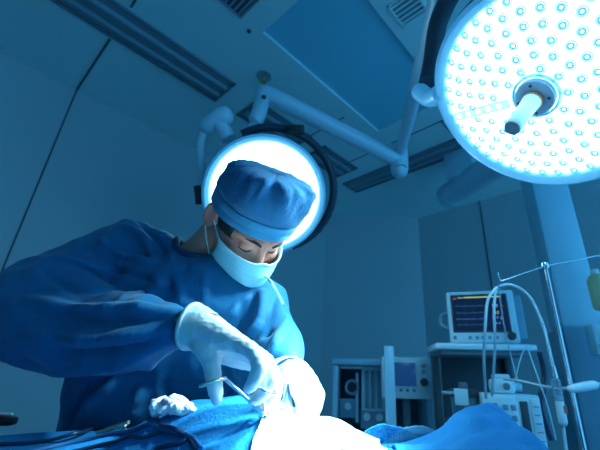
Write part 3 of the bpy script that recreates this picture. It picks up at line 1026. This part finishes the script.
def hump_cloth(name, ca, cb, wa, wb, top, m, label, seed, sk=1.0, rot=0.0, fold=.012, group=None):
    """A crumpled cloth lying over a raised form and falling on the sheet below."""
    n1, n2 = 76, 54
    vs, fs = [], []
    for j in range(n2 + 1):
        for i in range(n1 + 1):
            s, t = -1 + 2 * i / n1, -1 + 2 * j / n2
            ds, dt = s * wa * 1.9, t * wb * 1.9
            wob = 1 + .10 * noise.noise(Vector((s * 2, t * 2, seed + 7)))
            a = ca + (ds * math.cos(rot) - dt * math.sin(rot)) * wob
            b = cb + (ds * math.sin(rot) + dt * math.cos(rot)) * wob
            base = hmain(a, b) + .004
            q = math.exp(-(abs(ds) / wa) ** 2.2 * sk - (abs(dt) / wb) ** 2.2)
            z = base + (top - base) * q
            z += fold * q * noise.noise(Vector((ds * 16 + dt * 11, dt * 9 - ds * 5, seed)))
            z += fold * .8 * abs(noise.noise(Vector((ds * 9 - dt * 22, dt * 12 + ds * 8, seed + 3)))) * (.3 + q)
            b = min(max(b, DB0 + .012), DB1 - .004)
            vs.append(V(a, b, max(z, hmain(a, b) + .003)))
    for j in range(n2):
        for i in range(n1):
            q = j * (n1 + 1) + i
            fs.append((q, q + 1, q + n1 + 2, q + n1 + 1))
    return tag(MB().add(vs, fs).build(name, m, angle=80, solid=.003), label, 'cloth', group)


hump_cloth('surgical_towel', HA, HB, .085, .10, zh, 'drape_cloth', 'blue cloth peaked in a hump below the infusion pump', 3, fold=.022)
a_, b_ = ab(at(392, 432, .66))
hump_cloth('surgical_towel', a_, b_, .10, .04, at(392, 425, .66).z, 'drape_cloth', 'mid blue folded cloth behind the white gauze, below the anaesthesia machine', 9, fold=.012)
a_, b_ = ab(at(410, 432, .69))
hump_cloth('surgical_towel', a_, b_, .065, .025, at(405, 421, .69).z, 'pale_drape', 'paler blue folded cloth edge between gauze and cloth hump', 15, fold=.008)
a_, b_ = ab(at(326, 434, .55))
hump_cloth('gauze_pad', a_, b_, .044, .05, at(326, 421, .55).z, 'gauze_white', 'brightly lit white gauze heaped under the surgeon\'s hands', 21, fold=.014)
a_, b_ = ab(at(300, 442, .50))
hump_cloth('gauze_pad', a_, b_, .030, .040, at(300, 434, .50).z, 'gauze_white', 'brightly lit white gauze around the instrument tips', 27, fold=.010)


def on_drape(px, py, lift=0.0):
    """First point of the drape met on a pixel's sight line."""
    r = at(px, py, 1) - CAM
    t = .30
    while t < 1.0:
        p = CAM + r * t
        a, b = ab(p)
        if p.z <= hmain(a, b) + lift:
            return p
        t += .002
    return CAM + r * .7


def lay(pts, lift):
    out = []
    for x, y in pts:
        p = on_drape(x, y, lift)
        out.append(p)
    sp = spline(out, 10)
    for p in sp:
        a, b = ab(p)
        p.z = max(p.z, hmain(a, b) + lift)
    return sp


for pts, r, m, lb in (
        ([(-14, 445), (40, 442), (90, 430), (125, 425), (160, 425), (185, 436), (196, 452)], .0030, 'cable_dark', 'dark cable lying furthest back across the left drape'),
        ([(30, 452), (80, 441), (120, 432), (160, 429), (190, 437), (200, 450)], .0034, 'cable_blue', 'dark blue cable curving towards bottom edge on left drape'),
        ([(60, 455), (105, 444), (140, 438), (170, 431), (186, 435), (180, 444), (155, 449)], .0028, 'cable_dark', 'dark cable curled into a loop at the end on left drape')):
    tag(MB().tube(lay(pts, r * .9), r, 10).build('cable', m), lb, 'cable')
# metal instrument and gauze on the left drape
p0, p1 = on_drape(100, 432, .008), on_drape(128, 425, .008)
t = thing('towel_clamp', 'small shiny gold-tinted metal clamp lying on the left drape', 'clamp', p0)
d_ = p1 - p0
sd = d_.cross(Vector((0, 0, 1))).normalized()
MB().tube([d_ * 0, d_ * .5 + sd * .004, d_ + Vector((0, 0, .004))], [.003, .005, .003], 10).build('jaw', 'gilt_steel', t)
MB().tube([d_ * 0 + sd * .006, d_ * .5 - sd * .002, d_ + sd * .004], [.003, .004, .002], 10).build('jaw', 'gilt_steel', t)
p = on_drape(4, 428, .0)
t = thing('cautery_pencil', 'dark device with red stripe on the drape at left edge', 'device', M=Matrix.Translation(p + Vector((0, 0, .004))) @ Matrix.Rotation(YAW + .1, 4, 'Z'))
MB().box((-.02, 0, .010), (.075, .03, .018), .006).build('body', 'black_plastic', t)
MB().box((-.02, -.012, .021), (.05, .012, .005), .002).build('stripe', 'red_plastic', t)
MB().box((-.022, .004, .023), (.055, .012, .006), .003).build('clip', 'device_white', t)

# ------------------------------------------------------------------ surgeon
SF = V(-.37, 1.0, 0)
sg = thing('person', 'surgeon in blue gown, cap, face mask and white gloves bending over the table', 'person', SF)
OFF = -SF
TOFF = Matrix.Translation(OFF)

# head frame in camera directions
hy_, hp_, hr_ = math.radians(36), math.radians(46), math.radians(-9)
hf = (RR * (math.sin(hy_) * math.cos(hp_)) - UU * math.sin(hp_) - FW * (math.cos(hy_) * math.cos(hp_))).normalized()
hu = (UU - hf * UU.dot(hf)).normalized()
hx = hf.cross(hu).normalized()        # the head's right-hand side
q_ = Quaternion(hf, hr_)
hu.rotate(q_); hx.rotate(q_)
HC = at(250, 221, .768)
HM = Matrix(((hx.x, hf.x, hu.x, HC.x), (hx.y, hf.y, hu.y, HC.y), (hx.z, hf.z, hu.z, HC.z), (0, 0, 0, 1)))
# local: x = the surgeon's right ... y = face forward, z = up
H = lambda x, y, z: HM @ Vector((x, y, z))

neck0 = at(196, 268, .815)
body = MB()
body.ell((0, -.008, .030), (.074, .094, .088), HM)
body.ell((0, .022, -.030), (.064, .068, .082), HM)
body.ell((0, .044, -.084), (.042, .042, .030), HM)
body.tube([(0, .084, .012), (0, .096, -.012), (0, .108, -.038), (0, .100, -.048)], [.0085, .0085, .0125, .010], 14, HM, dome=True)
for s in (-1, 1):
    body.tube([(s * .012, .086, .022), (s * .032, .080, .026), (s * .052, .062, .020)], [.009, .0095, .008], 12, HM, dome=True)
    body.ell((s * .037, .062, -.032), (.025, .020, .023), HM)
    body.ell((s * .031, .074, .000), (.0150, .0095, .0095), HM)
    body.ell((s * .015, .098, -.044), (.008, .009, .007), HM)
    # ear
    EM = HM @ Matrix.Translation((s * .075, -.012, -.012)) @ Matrix.Rotation(s * .35, 4, 'Z') @ Matrix.Rotation(-.15, 4, 'X')
    body.ell((0, 0, 0), (.0075, .017, .029), EM)
    body.tube(spline([(s * .004, .010, .012), (s * .006, .006, .027), (s * .007, -.010, .029), (s * .007, -.019, .012), (s * .006, -.015, -.012), (s * .004, -.002, -.028)], 5), .0048, 10, EM, dome=True)
body.tube([(-.02, .088, -.076), (0, .092, -.075), (.02, .088, -.076)], [.006, .008, .006], 10, HM, dome=True)
nk = H(0, -.035, -.045)
body.tube([H(0, -.03, -.02), nk.lerp(neck0, .3), nk.lerp(neck0, .7), neck0], [.058, .056, .056, .064], 24, dome=True)

# shared limb paths (px, py, depth)
SR = [at(128, 250, .80), at(86, 284, .745), at(40, 311, .655), at(92, 330, .61), at(142, 330, .578), at(190, 325, .545)]
SL = [at(258, 306, .80), at(276, 340, .715), at(284, 366, .615)]
body.tube(SR, [.050, .046, .036, .032, .026, .020], 18, dome=True)
body.tube(SL, [.048, .040, .025], 18, dome=True)
shR, shL = SR[0], SL[0]
body.tube([shR, neck0 + Vector((0, 0, -.03)), shL], [.05, .06, .048], 18, dome=True)
trunk = [(-.325, .785, 1.36, .09, .075), (-.33, .79, 1.28, .14, .085), (-.335, .83, 1.18, .15, .10), (-.36, .90, 1.06, .14, .11), (-.375, .96, .93, .16, .115), (-.375, .98, .86, .15, .115)]


def ring_loft(mb_, rings, seg=36, twist=.22):
    vs, fs = [], []
    for (a, b, z, A, B) in rings:
        for k in range(seg):
            t = 2 * math.pi * k / seg
            x, y = A * math.copysign(abs(math.cos(t)) ** .85, math.cos(t)), B * math.copysign(abs(math.sin(t)) ** .85, math.sin(t))
            vs.append(V(a + x * math.cos(twist) - y * math.sin(twist), b + x * math.sin(twist) + y * math.cos(twist), z))
    n = len(rings)
    for i in range(n - 1):
        for k in range(seg):
            fs.append((i * seg + k, i * seg + (k + 1) % seg, (i + 1) * seg + (k + 1) % seg, (i + 1) * seg + k))
    fs.append(tuple(range(seg))[::-1])
    fs.append(tuple((n - 1) * seg + k for k in range(seg)))
    mb_.add(vs, fs)


ring_loft(body, trunk)
for s in (-1, 1):
    body.tube([V(-.375 + s * .085, .98, .90), V(-.375 + s * .095, .97, .50), V(-.375 + s * .10, .99, .10)], [.085, .058, .040], 18, dome=True)
    body.ell((0, 0, 0), (.045, .12, .045), Matrix.Translation(V(-.375 + s * .105, .93, .046)) @ Matrix.Rotation(YAW + s * -.15, 4, 'Z'))
bv, bf = remesh(body, .0034, 5)
bm_ = MB().add(bv, bf, TOFF)
skin = bm_.build('body', 'skin', sg, angle=180)

# hair under the cap
hm = MB()
hv, hfc = [], []
bmx = bmesh.new()
bmesh.ops.create_uvsphere(bmx, u_segments=56, v_segments=40, radius=1)
dele = []
for v in bmx.verts:
    c = v.co
    p = Vector((c.x * .0772, c.y * .0970 - .008, c.z * .0915 + .030))
    v.co = p
    side = p.z < -.030 + max(0, .02 - abs(p.y + .06)) * 0 and p.y > -.06
    if p.y > .056 or (p.y > .022 and p.z < -.012) or p.z < -.05 or (p.y > -.03 and p.z < -.02) or p.z > .075:
        dele.append(v)
bmesh.ops.delete(bmx, geom=dele, context='VERTS')
hm.bm(bmx, TOFF @ HM)
hm.build('hair', 'hair_black', sg, solid=.003)
# brows and lash lines
for s in (-1, 1):
    m = MB().tube(spline([(s * .014, .0945, .0215), (s * .030, .0885, .0275), (s * .047, .0735, .0235)], 6), [.0022 + .0012 * math.sin(math.pi * i / 12) for i in range(13)], 10, TOFF @ HM, dome=True)
    m.build('eyebrow', 'hair_black', sg)
    m = MB().tube(spline([(s * .0175, .0815, -.0045), (s * .031, .0835, -.0070), (s * .045, .0735, -.0045)], 6), [.0010 + .0007 * math.sin(math.pi * i / 12) for i in range(13)], 8, TOFF @ HM)
    m.build('eyelashes', 'hair_black', sg)

# surgical cap
cap_r = [(.016, .0835, .1035), (.019, .0855, .1055), (.032, .0862, .1060), (.034, .0850, .1045), (.036, .0864, .1062), (.050, .0862, .1055), (.054, .0835, .1025), (.058, .0880, .1065), (.068, .0900, .1070),
         (.085, .0895, .1050), (.100, .0875, .1020), (.112, .0840, .0970), (.120, .0770, .0890), (.125, .0640, .0740), (.128, .048, .056), (.128, .024, .028), (.127, .001, .001)]


def cap_rings(rs, k0):
    vs, fs = [], []
    seg = 96
    for i, (z, A, B) in enumerate(rs):
        w = min(1, max(0, (z - .056) / .05))
        for k in range(seg):
            t = 2 * math.pi * k / seg
            ct, st = math.cos(t), math.sin(t)
            pl = w * (.0060 * noise.noise(Vector((ct * 3.0, st * 3.0, z * 9))) + .0034 * noise.noise(Vector((ct * 9, st * 9, z * 6 + 4))) - .0044 * abs(math.sin(t * 9 + 6 * z * 10 + 2 * math.sin(t * 2))))
            pl += .0012 * noise.noise(Vector((ct * 4, st * 4, z * 60)))
            x, y = (A + pl * 2) * ct, (B + pl * 2) * st - .008
            zz = z + .20 * y + .007 * max(0, y / .1) * (1 - w) + .20 * w * (y + .012) - .002 + .006 * w + w * .007 * noise.noise(Vector((x * 25, y * 25, 1)))
            vs.append((x, y, zz))
    n = len(rs)
    for i in range(n - 1):
        for k in range(seg):
            fs.append((i * seg + k, i * seg + (k + 1) % seg, (i + 1) * seg + (k + 1) % seg, (i + 1) * seg + k))
    return vs, fs


vs, fs = cap_rings(cap_r[6:], 0)
cap = MB().add(vs, fs, TOFF @ HM).build('surgical_cap', 'cap_cloth', sg, angle=80, solid=.0015)
vs, fs = cap_rings(cap_r[:7], 0)
MB().add(vs, fs, TOFF @ HM).build('cap_band', 'cap_band_cloth', cap, angle=80, solid=.0015)

# face mask
nu, nv = 44, 54
vs, fs = [], []
for j in range(nv + 1):
    v = j / nv
    for i in range(nu + 1):
        u = -1 + 2 * i / nu
        au = abs(u)
        zc = -.010 - .099 * v                       # centre line, nose to under the chin
        yc = .116 + .016 * math.sin(math.pi * min(1, v * 1.25)) - .050 * max(0, v - .55) ** 1.3 * 2.2
        zs_ = -.018 - .066 * v
        ys = .044 - .010 * v
        xs = .0735 - .008 * v
        w = au ** 1.7
        ang = u * 1.12
        x = xs * math.sin(ang) / math.sin(1.12) * (1 - .06 * math.sin(math.pi * v))
        y = ys + (yc - ys) * (math.cos(ang) - math.cos(1.12)) / (1 - math.cos(1.12))
        z = zc + (zs_ - zc) * w
        y += .0042 * (((v * 3.6) % 1.0) - .5) * (1 - w) * min(1, 4 * v) + .0016 * noise.noise(Vector((u * 4, v * 5, 2)))
        z += .0030 * (1 - au) * math.exp(-((u) / .14) ** 2) * (1 - v) * 2
        vs.append((x, y, z))
for j in range(nv):
    for i in range(nu):
        q = j * (nu + 1) + i
        fs.append((q, q + 1, q + nu + 2, q + nu + 1))
mk = MB().add(vs, fs, TOFF @ HM).build('face_mask', 'mask_cloth', sg, angle=80, solid=.0018)
top_edge = [Vector(vs[i]) for i in range(nu + 1)]
MB().tube([p + Vector((0, .001, 0)) for p in top_edge], .0021, 8, TOFF @ HM).build('mask_border', 'mask_white', mk)
bot_edge = [Vector(vs[nv * (nu + 1) + i]) for i in range(nu + 1)]
MB().tube(bot_edge, .0016, 8, TOFF @ HM).build('mask_border', 'mask_white', mk)
for s in (-1, 1):
    c0, c1_ = (top_edge[-1], bot_edge[-1]) if s > 0 else (top_edge[0], bot_edge[0])
    m = MB().tube(spline([c0, (s * .076, .000, -.012), (s * .079, -.012, .012), (s * .082, -.034, .006), (s * .081, -.036, -.024), (s * .074, -.012, -.060), c1_], 6), .0014, 8, TOFF @ HM)
    m.build('ear_loop', 'mask_cloth', mk)
# loose white tie hanging from the mask onto the chest
tie = [bot_edge[8] if hx.dot(RR) > 0 else bot_edge[-9]]
tp = [TOFF @ (HM @ bot_edge[6 if hx.dot(RR) < 0 else -7]), OFF + at(270, 281, .68), OFF + at(276, 290, .685), OFF + at(283, 304, .69)]
MB().tube(spline(tp, 6), .0028, 8, flat=(FW, .4)).build('mask_tie', 'mask_white', mk)

# gown
gw = MB()
gr = [(-.325, .79, 1.385, .085, .07), (-.325, .79, 1.34, .155, .105), (-.33, .80, 1.26, .185, .125), (-.345, .84, 1.16, .195, .135), (-.365, .90, 1.05, .205, .145), (-.385, .96, .92, .215, .16), (-.385, .985, .7, .23, .185), (-.385, .985, .45, .25, .2), (-.385, .985, .22, .26, .21)]
ring_loft(gw, gr, 48)
gR = [at(128, 252, .80), at(88, 284, .745), at(42, 309, .66), at(90, 329, .615), at(140, 330, .578), at(158, 328.5, .567), at(174, 327, .558)]
gw.tube(spline(gR, 5), list(np.interp(np.linspace(0, 6, 31), [0, 1, 2, 3, 4, 5, 6], [.076, .088, .090, .078, .056, .044, .0345])), 28, dome=True)
gL = [at(256, 308, .80), at(272, 340, .715), at(282, 362, .635), at(284, 366, .618)]
gw.tube(spline(gL, 6), list(np.interp(np.linspace(0, 3, 19), [0, 1, 2, 3], [.066, .054, .037, .033])), 26, dome=True)
gw.tube([shR, neck0 + Vector((0, 0, -.035)), shL], [.066, .075, .062], 22, dome=True)
gv, gf = remesh(gw, .0055, 10, .5)
ndir = (nk - neck0).normalized()
ns = vnormals(gv, gf)
bvh = BVHTree.FromPolygons(gv, gf)


def surf(px, py):
    h = bvh.ray_cast(CAM, (at(px, py, 1) - CAM).normalized())
    return h[0]


FOLDS = []


def fold(pts, w, amp):
    ps = [surf(*p) for p in pts]
    ps = [p for p in ps if p is not None]
    if len(ps) > 1:
        FOLDS.append((np.array([tuple(p) for p in spline(ps, 24)]), w * .9, amp * 2.1))


# sleeve of the surgeon's right arm
fold([(52, 262), (95, 272), (130, 262)], .012, .010)
fold([(45, 275), (92, 292), (140, 292)], .010, -.008)
fold([(30, 300), (90, 310), (170, 312)], .011, .009)
fold([(38, 318), (100, 324), (180, 320)], .008, -.008)
fold([(30, 335), (95, 338), (172, 330)], .009, .009)
fold([(45, 352), (100, 350), (160, 338)], .007, -.007)
fold([(70, 366), (110, 362), (165, 342)], .008, .007)
fold([(100, 240), (122, 256), (150, 264)], .009, .010)
fold([(92, 252), (115, 270), (148, 280)], .008, -.008)
fold([(126, 226), (150, 248), (160, 285)], .009, .008)
fold([(140, 224), (163, 250), (172, 290)], .007, -.008)
fold([(155, 226), (172, 258), (182, 300)], .008, .009)
fold([(120, 300), (150, 296), (190, 304)], .007, .007)
# body of the gown
fold([(187, 268), (184, 310)], .007, -.006)
fold([(205, 275), (203, 330)], .010, .006)
fold([(262, 296), (258, 330), (246, 360)], .009, .008)
fold([(274, 300), (268, 335), (258, 370)], .007, -.008)
fold([(286, 320), (276, 345), (272, 362)], .007, .006)
fold([(240, 300), (236, 345)], .010, -.005)
fold([(150, 362), (140, 395), (136, 410)], .010, .010)
fold([(120, 378), (100, 395), (86, 415)], .010, .010)
fold([(108, 376), (85, 396), (70, 420)], .008, -.010)
fold([(170, 350), (166, 385), (170, 400)], .009, -.008)
fold([(230, 355), (232, 395)], .009, .006)

G = np.array([tuple(p) for p in gv])
N = np.array([tuple(p) for p in ns])
disp = np.zeros(len(G))
for ps, w, amp in FOLDS:
    lo, hi = ps.min(0) - .05, ps.max(0) + .05
    idx = np.where(((G > lo) & (G < hi)).all(1))[0]
    if len(idx) == 0:
        continue
    d2 = ((G[idx, None, :] - ps[None]) ** 2).sum(2)
    k_ = d2.argmin(1)
    t_ = k_ / (len(ps) - 1)
    disp[idx] += amp * np.exp(-d2.min(1) / (w * w)) * np.sin(np.pi * (.12 + .76 * t_))
armR = np.array([tuple(p) for p in spline(gR, 5)])
for i in range(len(G)):
    p = Vector(G[i])
    # creases run along sleeve and down the body
    q = p - Vector(tuple(V(-.36, .9, 0)))
    a = q.dot(RH); b = q.dot(FH)
    e = noise.noise(Vector((a * 26, b * 26, p.z * 5))) * .005
    e += noise.noise(Vector((a * 9, b * 9, p.z * 11 + 5))) * .010
    e += (.5 - abs(noise.noise(Vector((a * 14 + p.z * 9, b * 14, p.z * 13 - a * 6))))) * .010
    disp[i] = max(-.009, min(.022, disp[i] + e))
# keep the cuffs tidy
for c, r in ((gR[-1], .05), (gL[-1], .04)):
    d_ = np.linalg.norm(G - np.array(tuple(c)), axis=1)
    disp *= np.clip(d_ / r, .15, 1)
G = G + N * disp[:, None]
# open the neckline
nz0 = neck0 + ndir * -.06
keep = []
Gv = [Vector(p) for p in G]
rem = set()
for i, p in enumerate(Gv):
    q = p - neck0
    h = q.dot(ndir)
    rad = (q - ndir * h).length
    if h > -.03 and rad < .072 + max(0, -h) * .0:
        rem.add(i)
# V opening towards the front
gf2 = [f for f in gf if not any(i in rem for i in f)]
gown = MB().add(Gv, gf2, TOFF).build('gown', 'gown_cloth', sg, angle=180, solid=.003)
# drop loose verts
bmx = bmesh.new(); bmx.from_mesh(gown.data)
bmesh.ops.delete(bmx, geom=[v for v in bmx.verts if not v.link_faces], context='VERTS')
edge = [v.co.copy() for v in bmx.verts if v.is_boundary]
bmx.to_mesh(gown.data); bmx.free()
# collar band that follows the open edge
ex = ndir.orthogonal().normalized(); ey = ndir.cross(ex)
cc = neck0 + OFF
bins = {}
for p in edge:
    q = p - cc
    k_ = int((math.atan2(q.dot(ey), q.dot(ex)) + math.pi) / (2 * math.pi) * 28) % 28
    bins.setdefault(k_, []).append(p)
loop = []
for k_ in sorted(bins):
    s_ = Vector((0, 0, 0))
    for p in bins[k_]:
        s_ += p
    loop.append(s_ / len(bins[k_]))
lp = loop + loop[:2]
lp = [(lp[i - 1] + lp[i] * 2 + lp[(i + 1) % len(lp)]) / 4 if 0 < i < len(lp) - 1 else lp[i] for i in range(len(lp))]
if len(lp) > 4:
    MB().tube(spline(lp[1:], 3), .0085, 10, flat=(ndir, 1.0)).build('collar', 'collar_cloth', gown)

# gloves
def P(l):
    return [at(*p) for p in l]


def glove(name, chains, palm, label=None):
    g_ = MB()
    for pts, rad in palm:
        g_.tube(spline(P(pts), 4), list(np.interp(np.linspace(0, len(rad) - 1, 4 * (len(rad) - 1) + 1), range(len(rad)), rad)), 16, dome=True)
    for pts, rad in chains:
        pp_ = spline(P(pts), 4)
        g_.tube(pp_, list(np.interp(np.linspace(0, len(rad) - 1, len(pp_)), range(len(rad)), rad)), 14, dome=True)
    v_, f_ = remesh(g_, .0019, 4)
    n_ = vnormals(v_, f_)
    v_ = [p + n * (.0007 * noise.noise(p * 130) + .0006 * noise.noise(Vector((p.x * 60, p.y * 60, p.z * 240)))) for p, n in zip(v_, n_)]
    return MB().add(v_, f_, TOFF).build(name, 'glove_latex', sg, angle=180)


# right hand (left in the picture): back of the hand to the camera, thumb in the ring
palmR = [([(192, 325, .55), (205, 330, .535), (238, 344, .50)], [.021, .026, .0135]),
         ([(196, 324, .55), (212, 333, .535), (248, 351, .515)], [.021, .026, .0135]),
         ([(198, 328, .555), (214, 340, .54), (253, 358, .535)], [.024, .024, .0130]),
         ([(198, 330, .555), (212, 346, .55), (256, 364, .553)], [.022, .022, .0120]),
         ([(196, 332, .545), (206, 346, .52), (212, 360, .505)], [.022, .019, .0135])]
fingR = [([(203, 342, .525), (211, 362, .503), (214, 382, .49), (217, 399, .484)], [.017, .0125, .0112, .0085]),
         ([(238, 344, .50), (253, 352, .485), (259, 367, .474), (254, 381, .470), (249, 388, .472)], [.0128, .0112, .0106, .0095, .0080]),
         ([(248, 351, .515), (266, 362, .503), (270, 380, .490), (262, 394, .485), (255, 400, .487)], [.0130, .0115, .0108, .0098, .0082]),
         ([(253, 358, .535), (271, 370, .525), (275, 388, .512), (266, 402, .505), (259, 406, .507)], [.0125, .0110, .0104, .0094, .0080]),
         ([(256, 364, .553), (273, 379, .545), (276, 394, .535), (270, 404, .528), (264, 408, .527)], [.0112, .0098, .0092, .0084, .0072])]
glR = glove('glove', fingR, palmR)
mb = MB().tube(spline(P([(191, 326, .5495), (194, 326.8, .548), (200, 328.6, .544), (208, 331.2, .5375)]), 8), list(np.interp(np.linspace(0, 3, 25), [0, 1, 2, 3], [.0350, .0345, .0320, .0280])), 48, cap=False)
mb.v = [p + Vector((0, 0, 1)) * .0022 * noise.noise(Vector((p.x * 160, p.y * 160, p.z * 60))) + OFF for p in mb.v]
mb.build('glove_cuff', 'glove_cuff', glR, solid=.0015)
mb = MB().tube([p + OFF for p in P([(190, 325.8, .55), (191.5, 326, .5495), (193, 326.3, .549)])], [.0352, .0358, .0352], 36, cap=False)
mb.build('cuff_bead', 'glove_cuff', glR, solid=.003)
# left hand (right in the picture): closed round the tweezers
palmL = [([(285, 366, .612), (291, 376, .588), (299, 390, .555)], [.025, .023, .0135]),
         ([(286, 366, .614), (296, 376, .592), (307, 390, .565)], [.025, .023, .0130]),
         ([(287, 366, .616), (299, 376, .598), (312, 389, .578)], [.024, .022, .0125]),
         ([(287, 366, .618), (300, 374, .605), (314, 386, .592)], [.023, .021, .0120]),
         ([(284, 368, .606), (280, 379, .588), (276, 389, .575)], [.021, .018, .0135])]
fingL = [([(277, 378, .586), (269, 391, .566), (273, 405, .552), (283, 414, .543)], [.017, .0125, .0112, .0088]),
         ([(299, 390, .555), (303, 405, .540), (299, 417, .532), (291, 421, .530)], [.0130, .0115, .0106, .0085]),
         ([(307, 390, .565), (312, 404, .552), (307, 418, .545), (297, 423, .542)], [.0130, .0115, .0106, .0088]),
         ([(312, 389, .578), (317, 401, .567), (312, 415, .560), (303, 420, .556)], [.0122, .0108, .0100, .0084]),
         ([(314, 386, .592), (319, 395, .584), (316, 407, .577), (308, 413, .573)], [.0112, .0098, .0090, .0075])]
glL = glove('glove', fingL, palmL)
mb = MB().tube([p + OFF for p in spline(P([(284, 366, .616), (285, 369, .608), (287, 373, .598)]), 5)], list(np.linspace(.031, .029, 11)), 36, cap=False)
mb.build('glove_cuff', 'glove_cuff', glL, solid=.0015)

# ------------------------------------------------------------------ instruments in the hands
nh = thing('needle_holder', 'steel needle holder with ring handles around the thumb of the surgeon\'s raised gloved hand', 'forceps', at(213, 382, .487))
o_ = at(213, 382, .487)
b_ = at(248, 390, .474)
j_ = at(262, 412, .50)
e_ = at(282, 430, .515)


def ring(mb_, c, ax_, x_, r, t):
    y_ = ax_.cross(x_).normalized()
    pts = [c + (x_ * math.cos(k * math.pi / 12) * 1.15 + y_ * math.sin(k * math.pi / 12)) * r for k in range(25)]
    return mb_.tube(pts, t, 10)


dx1 = (j_ - o_).normalized()
ring_ax = (at(217, 399, .484) - at(211, 362, .503)).normalized()
m = MB()
ring(m, Vector((0, 0, 0)), ring_ax, (dx1 - ring_ax * dx1.dot(ring_ax)).normalized(), .0145, .0022)
m.build('finger_ring', 'gilt_steel', nh)
m = MB()
ring_ax2 = (at(262, 394, .485) - at(270, 380, .490)).normalized()
dx2 = (j_ - b_).normalized()
ring(m, at(266, 388, .488) - o_, ring_ax2, (dx2 - ring_ax2 * dx2.dot(ring_ax2)).normalized(), .0145, .0022)
m.build('finger_ring', 'steel', nh)
s1 = o_ + (dx1 - ring_ax * dx1.dot(ring_ax)).normalized() * .0165
MB().tube([s1 - o_, j_ - o_], [.0026, .0028], 12).build('shank', 'steel', nh)
MB().tube([at(264, 396, .492) - o_, j_ - o_ + RR * .004], [.0026, .0028], 12).build('shank', 'steel', nh)
MB().tube([j_ - o_ - FW * .005, j_ - o_ + FW * .005], .005, 14).build('box_joint', 'steel', nh)
MB().tube([j_ - o_, e_ - o_ + RR * .001], [.0034, .0016], 12).build('jaw', 'steel', nh)
MB().tube([j_ - o_ + RR * .003, e_ - o_ + RR * .003], [.0034, .0016], 12).build('jaw', 'steel', nh)
t0 = at(287, 384, .532)
tw = thing('tweezers', 'steel tweezers pointing straight down in the brightly lit gloved hand over the gauze', 'tweezers', t0)
t1 = at(288, 434, .520)
MB().tube([Vector((0, 0, 0)), (t1 - t0) * .5 - RR * .006, t1 - t0 - RR * .001], [.0032, .0040, .0014], 10, flat=(FW, .5)).build('prong', 'steel', tw)
MB().tube([Vector((0, 0, 0)), (t1 - t0) * .5 + RR * .004, t1 - t0 + RR * .001], [.0032, .0040, .0014], 10, flat=(FW, .5)).build('prong', 'steel', tw)
# swab tucked at the gown, left of the hand
p = on_drape(174, 408, .012)
sw = thing('gauze_swab', 'crumpled white gauze swab with pink stain on the drape below the sleeve', 'swab', p)
m = MB()
for (x, y, z, r) in ((-.022, 0, 0, .016), (0, .004, .004, .017), (.016, 0, 0, .013), (.026, .002, -.004, .010)):
    m.ell((RH * x + FH * y + Vector((0, 0, z))), (r * 1.2, r, r * .8))
v_, f_ = remesh(m, .0022, 3)
n_ = vnormals(v_, f_)
v_ = [q + n * (.005 * noise.noise(q * 60) + .003 * noise.noise(q * 150)) for q, n in zip(v_, n_)]
MB().add(v_, f_).build('cloth', 'gauze_white', sw, angle=180)
MB().ell((0, 0, 0), (.010, .006, .005), Matrix.Translation(RH * -.010 - FH * .012 + Vector((0, 0, .010)))).build('stain', 'pink_stain', sw)
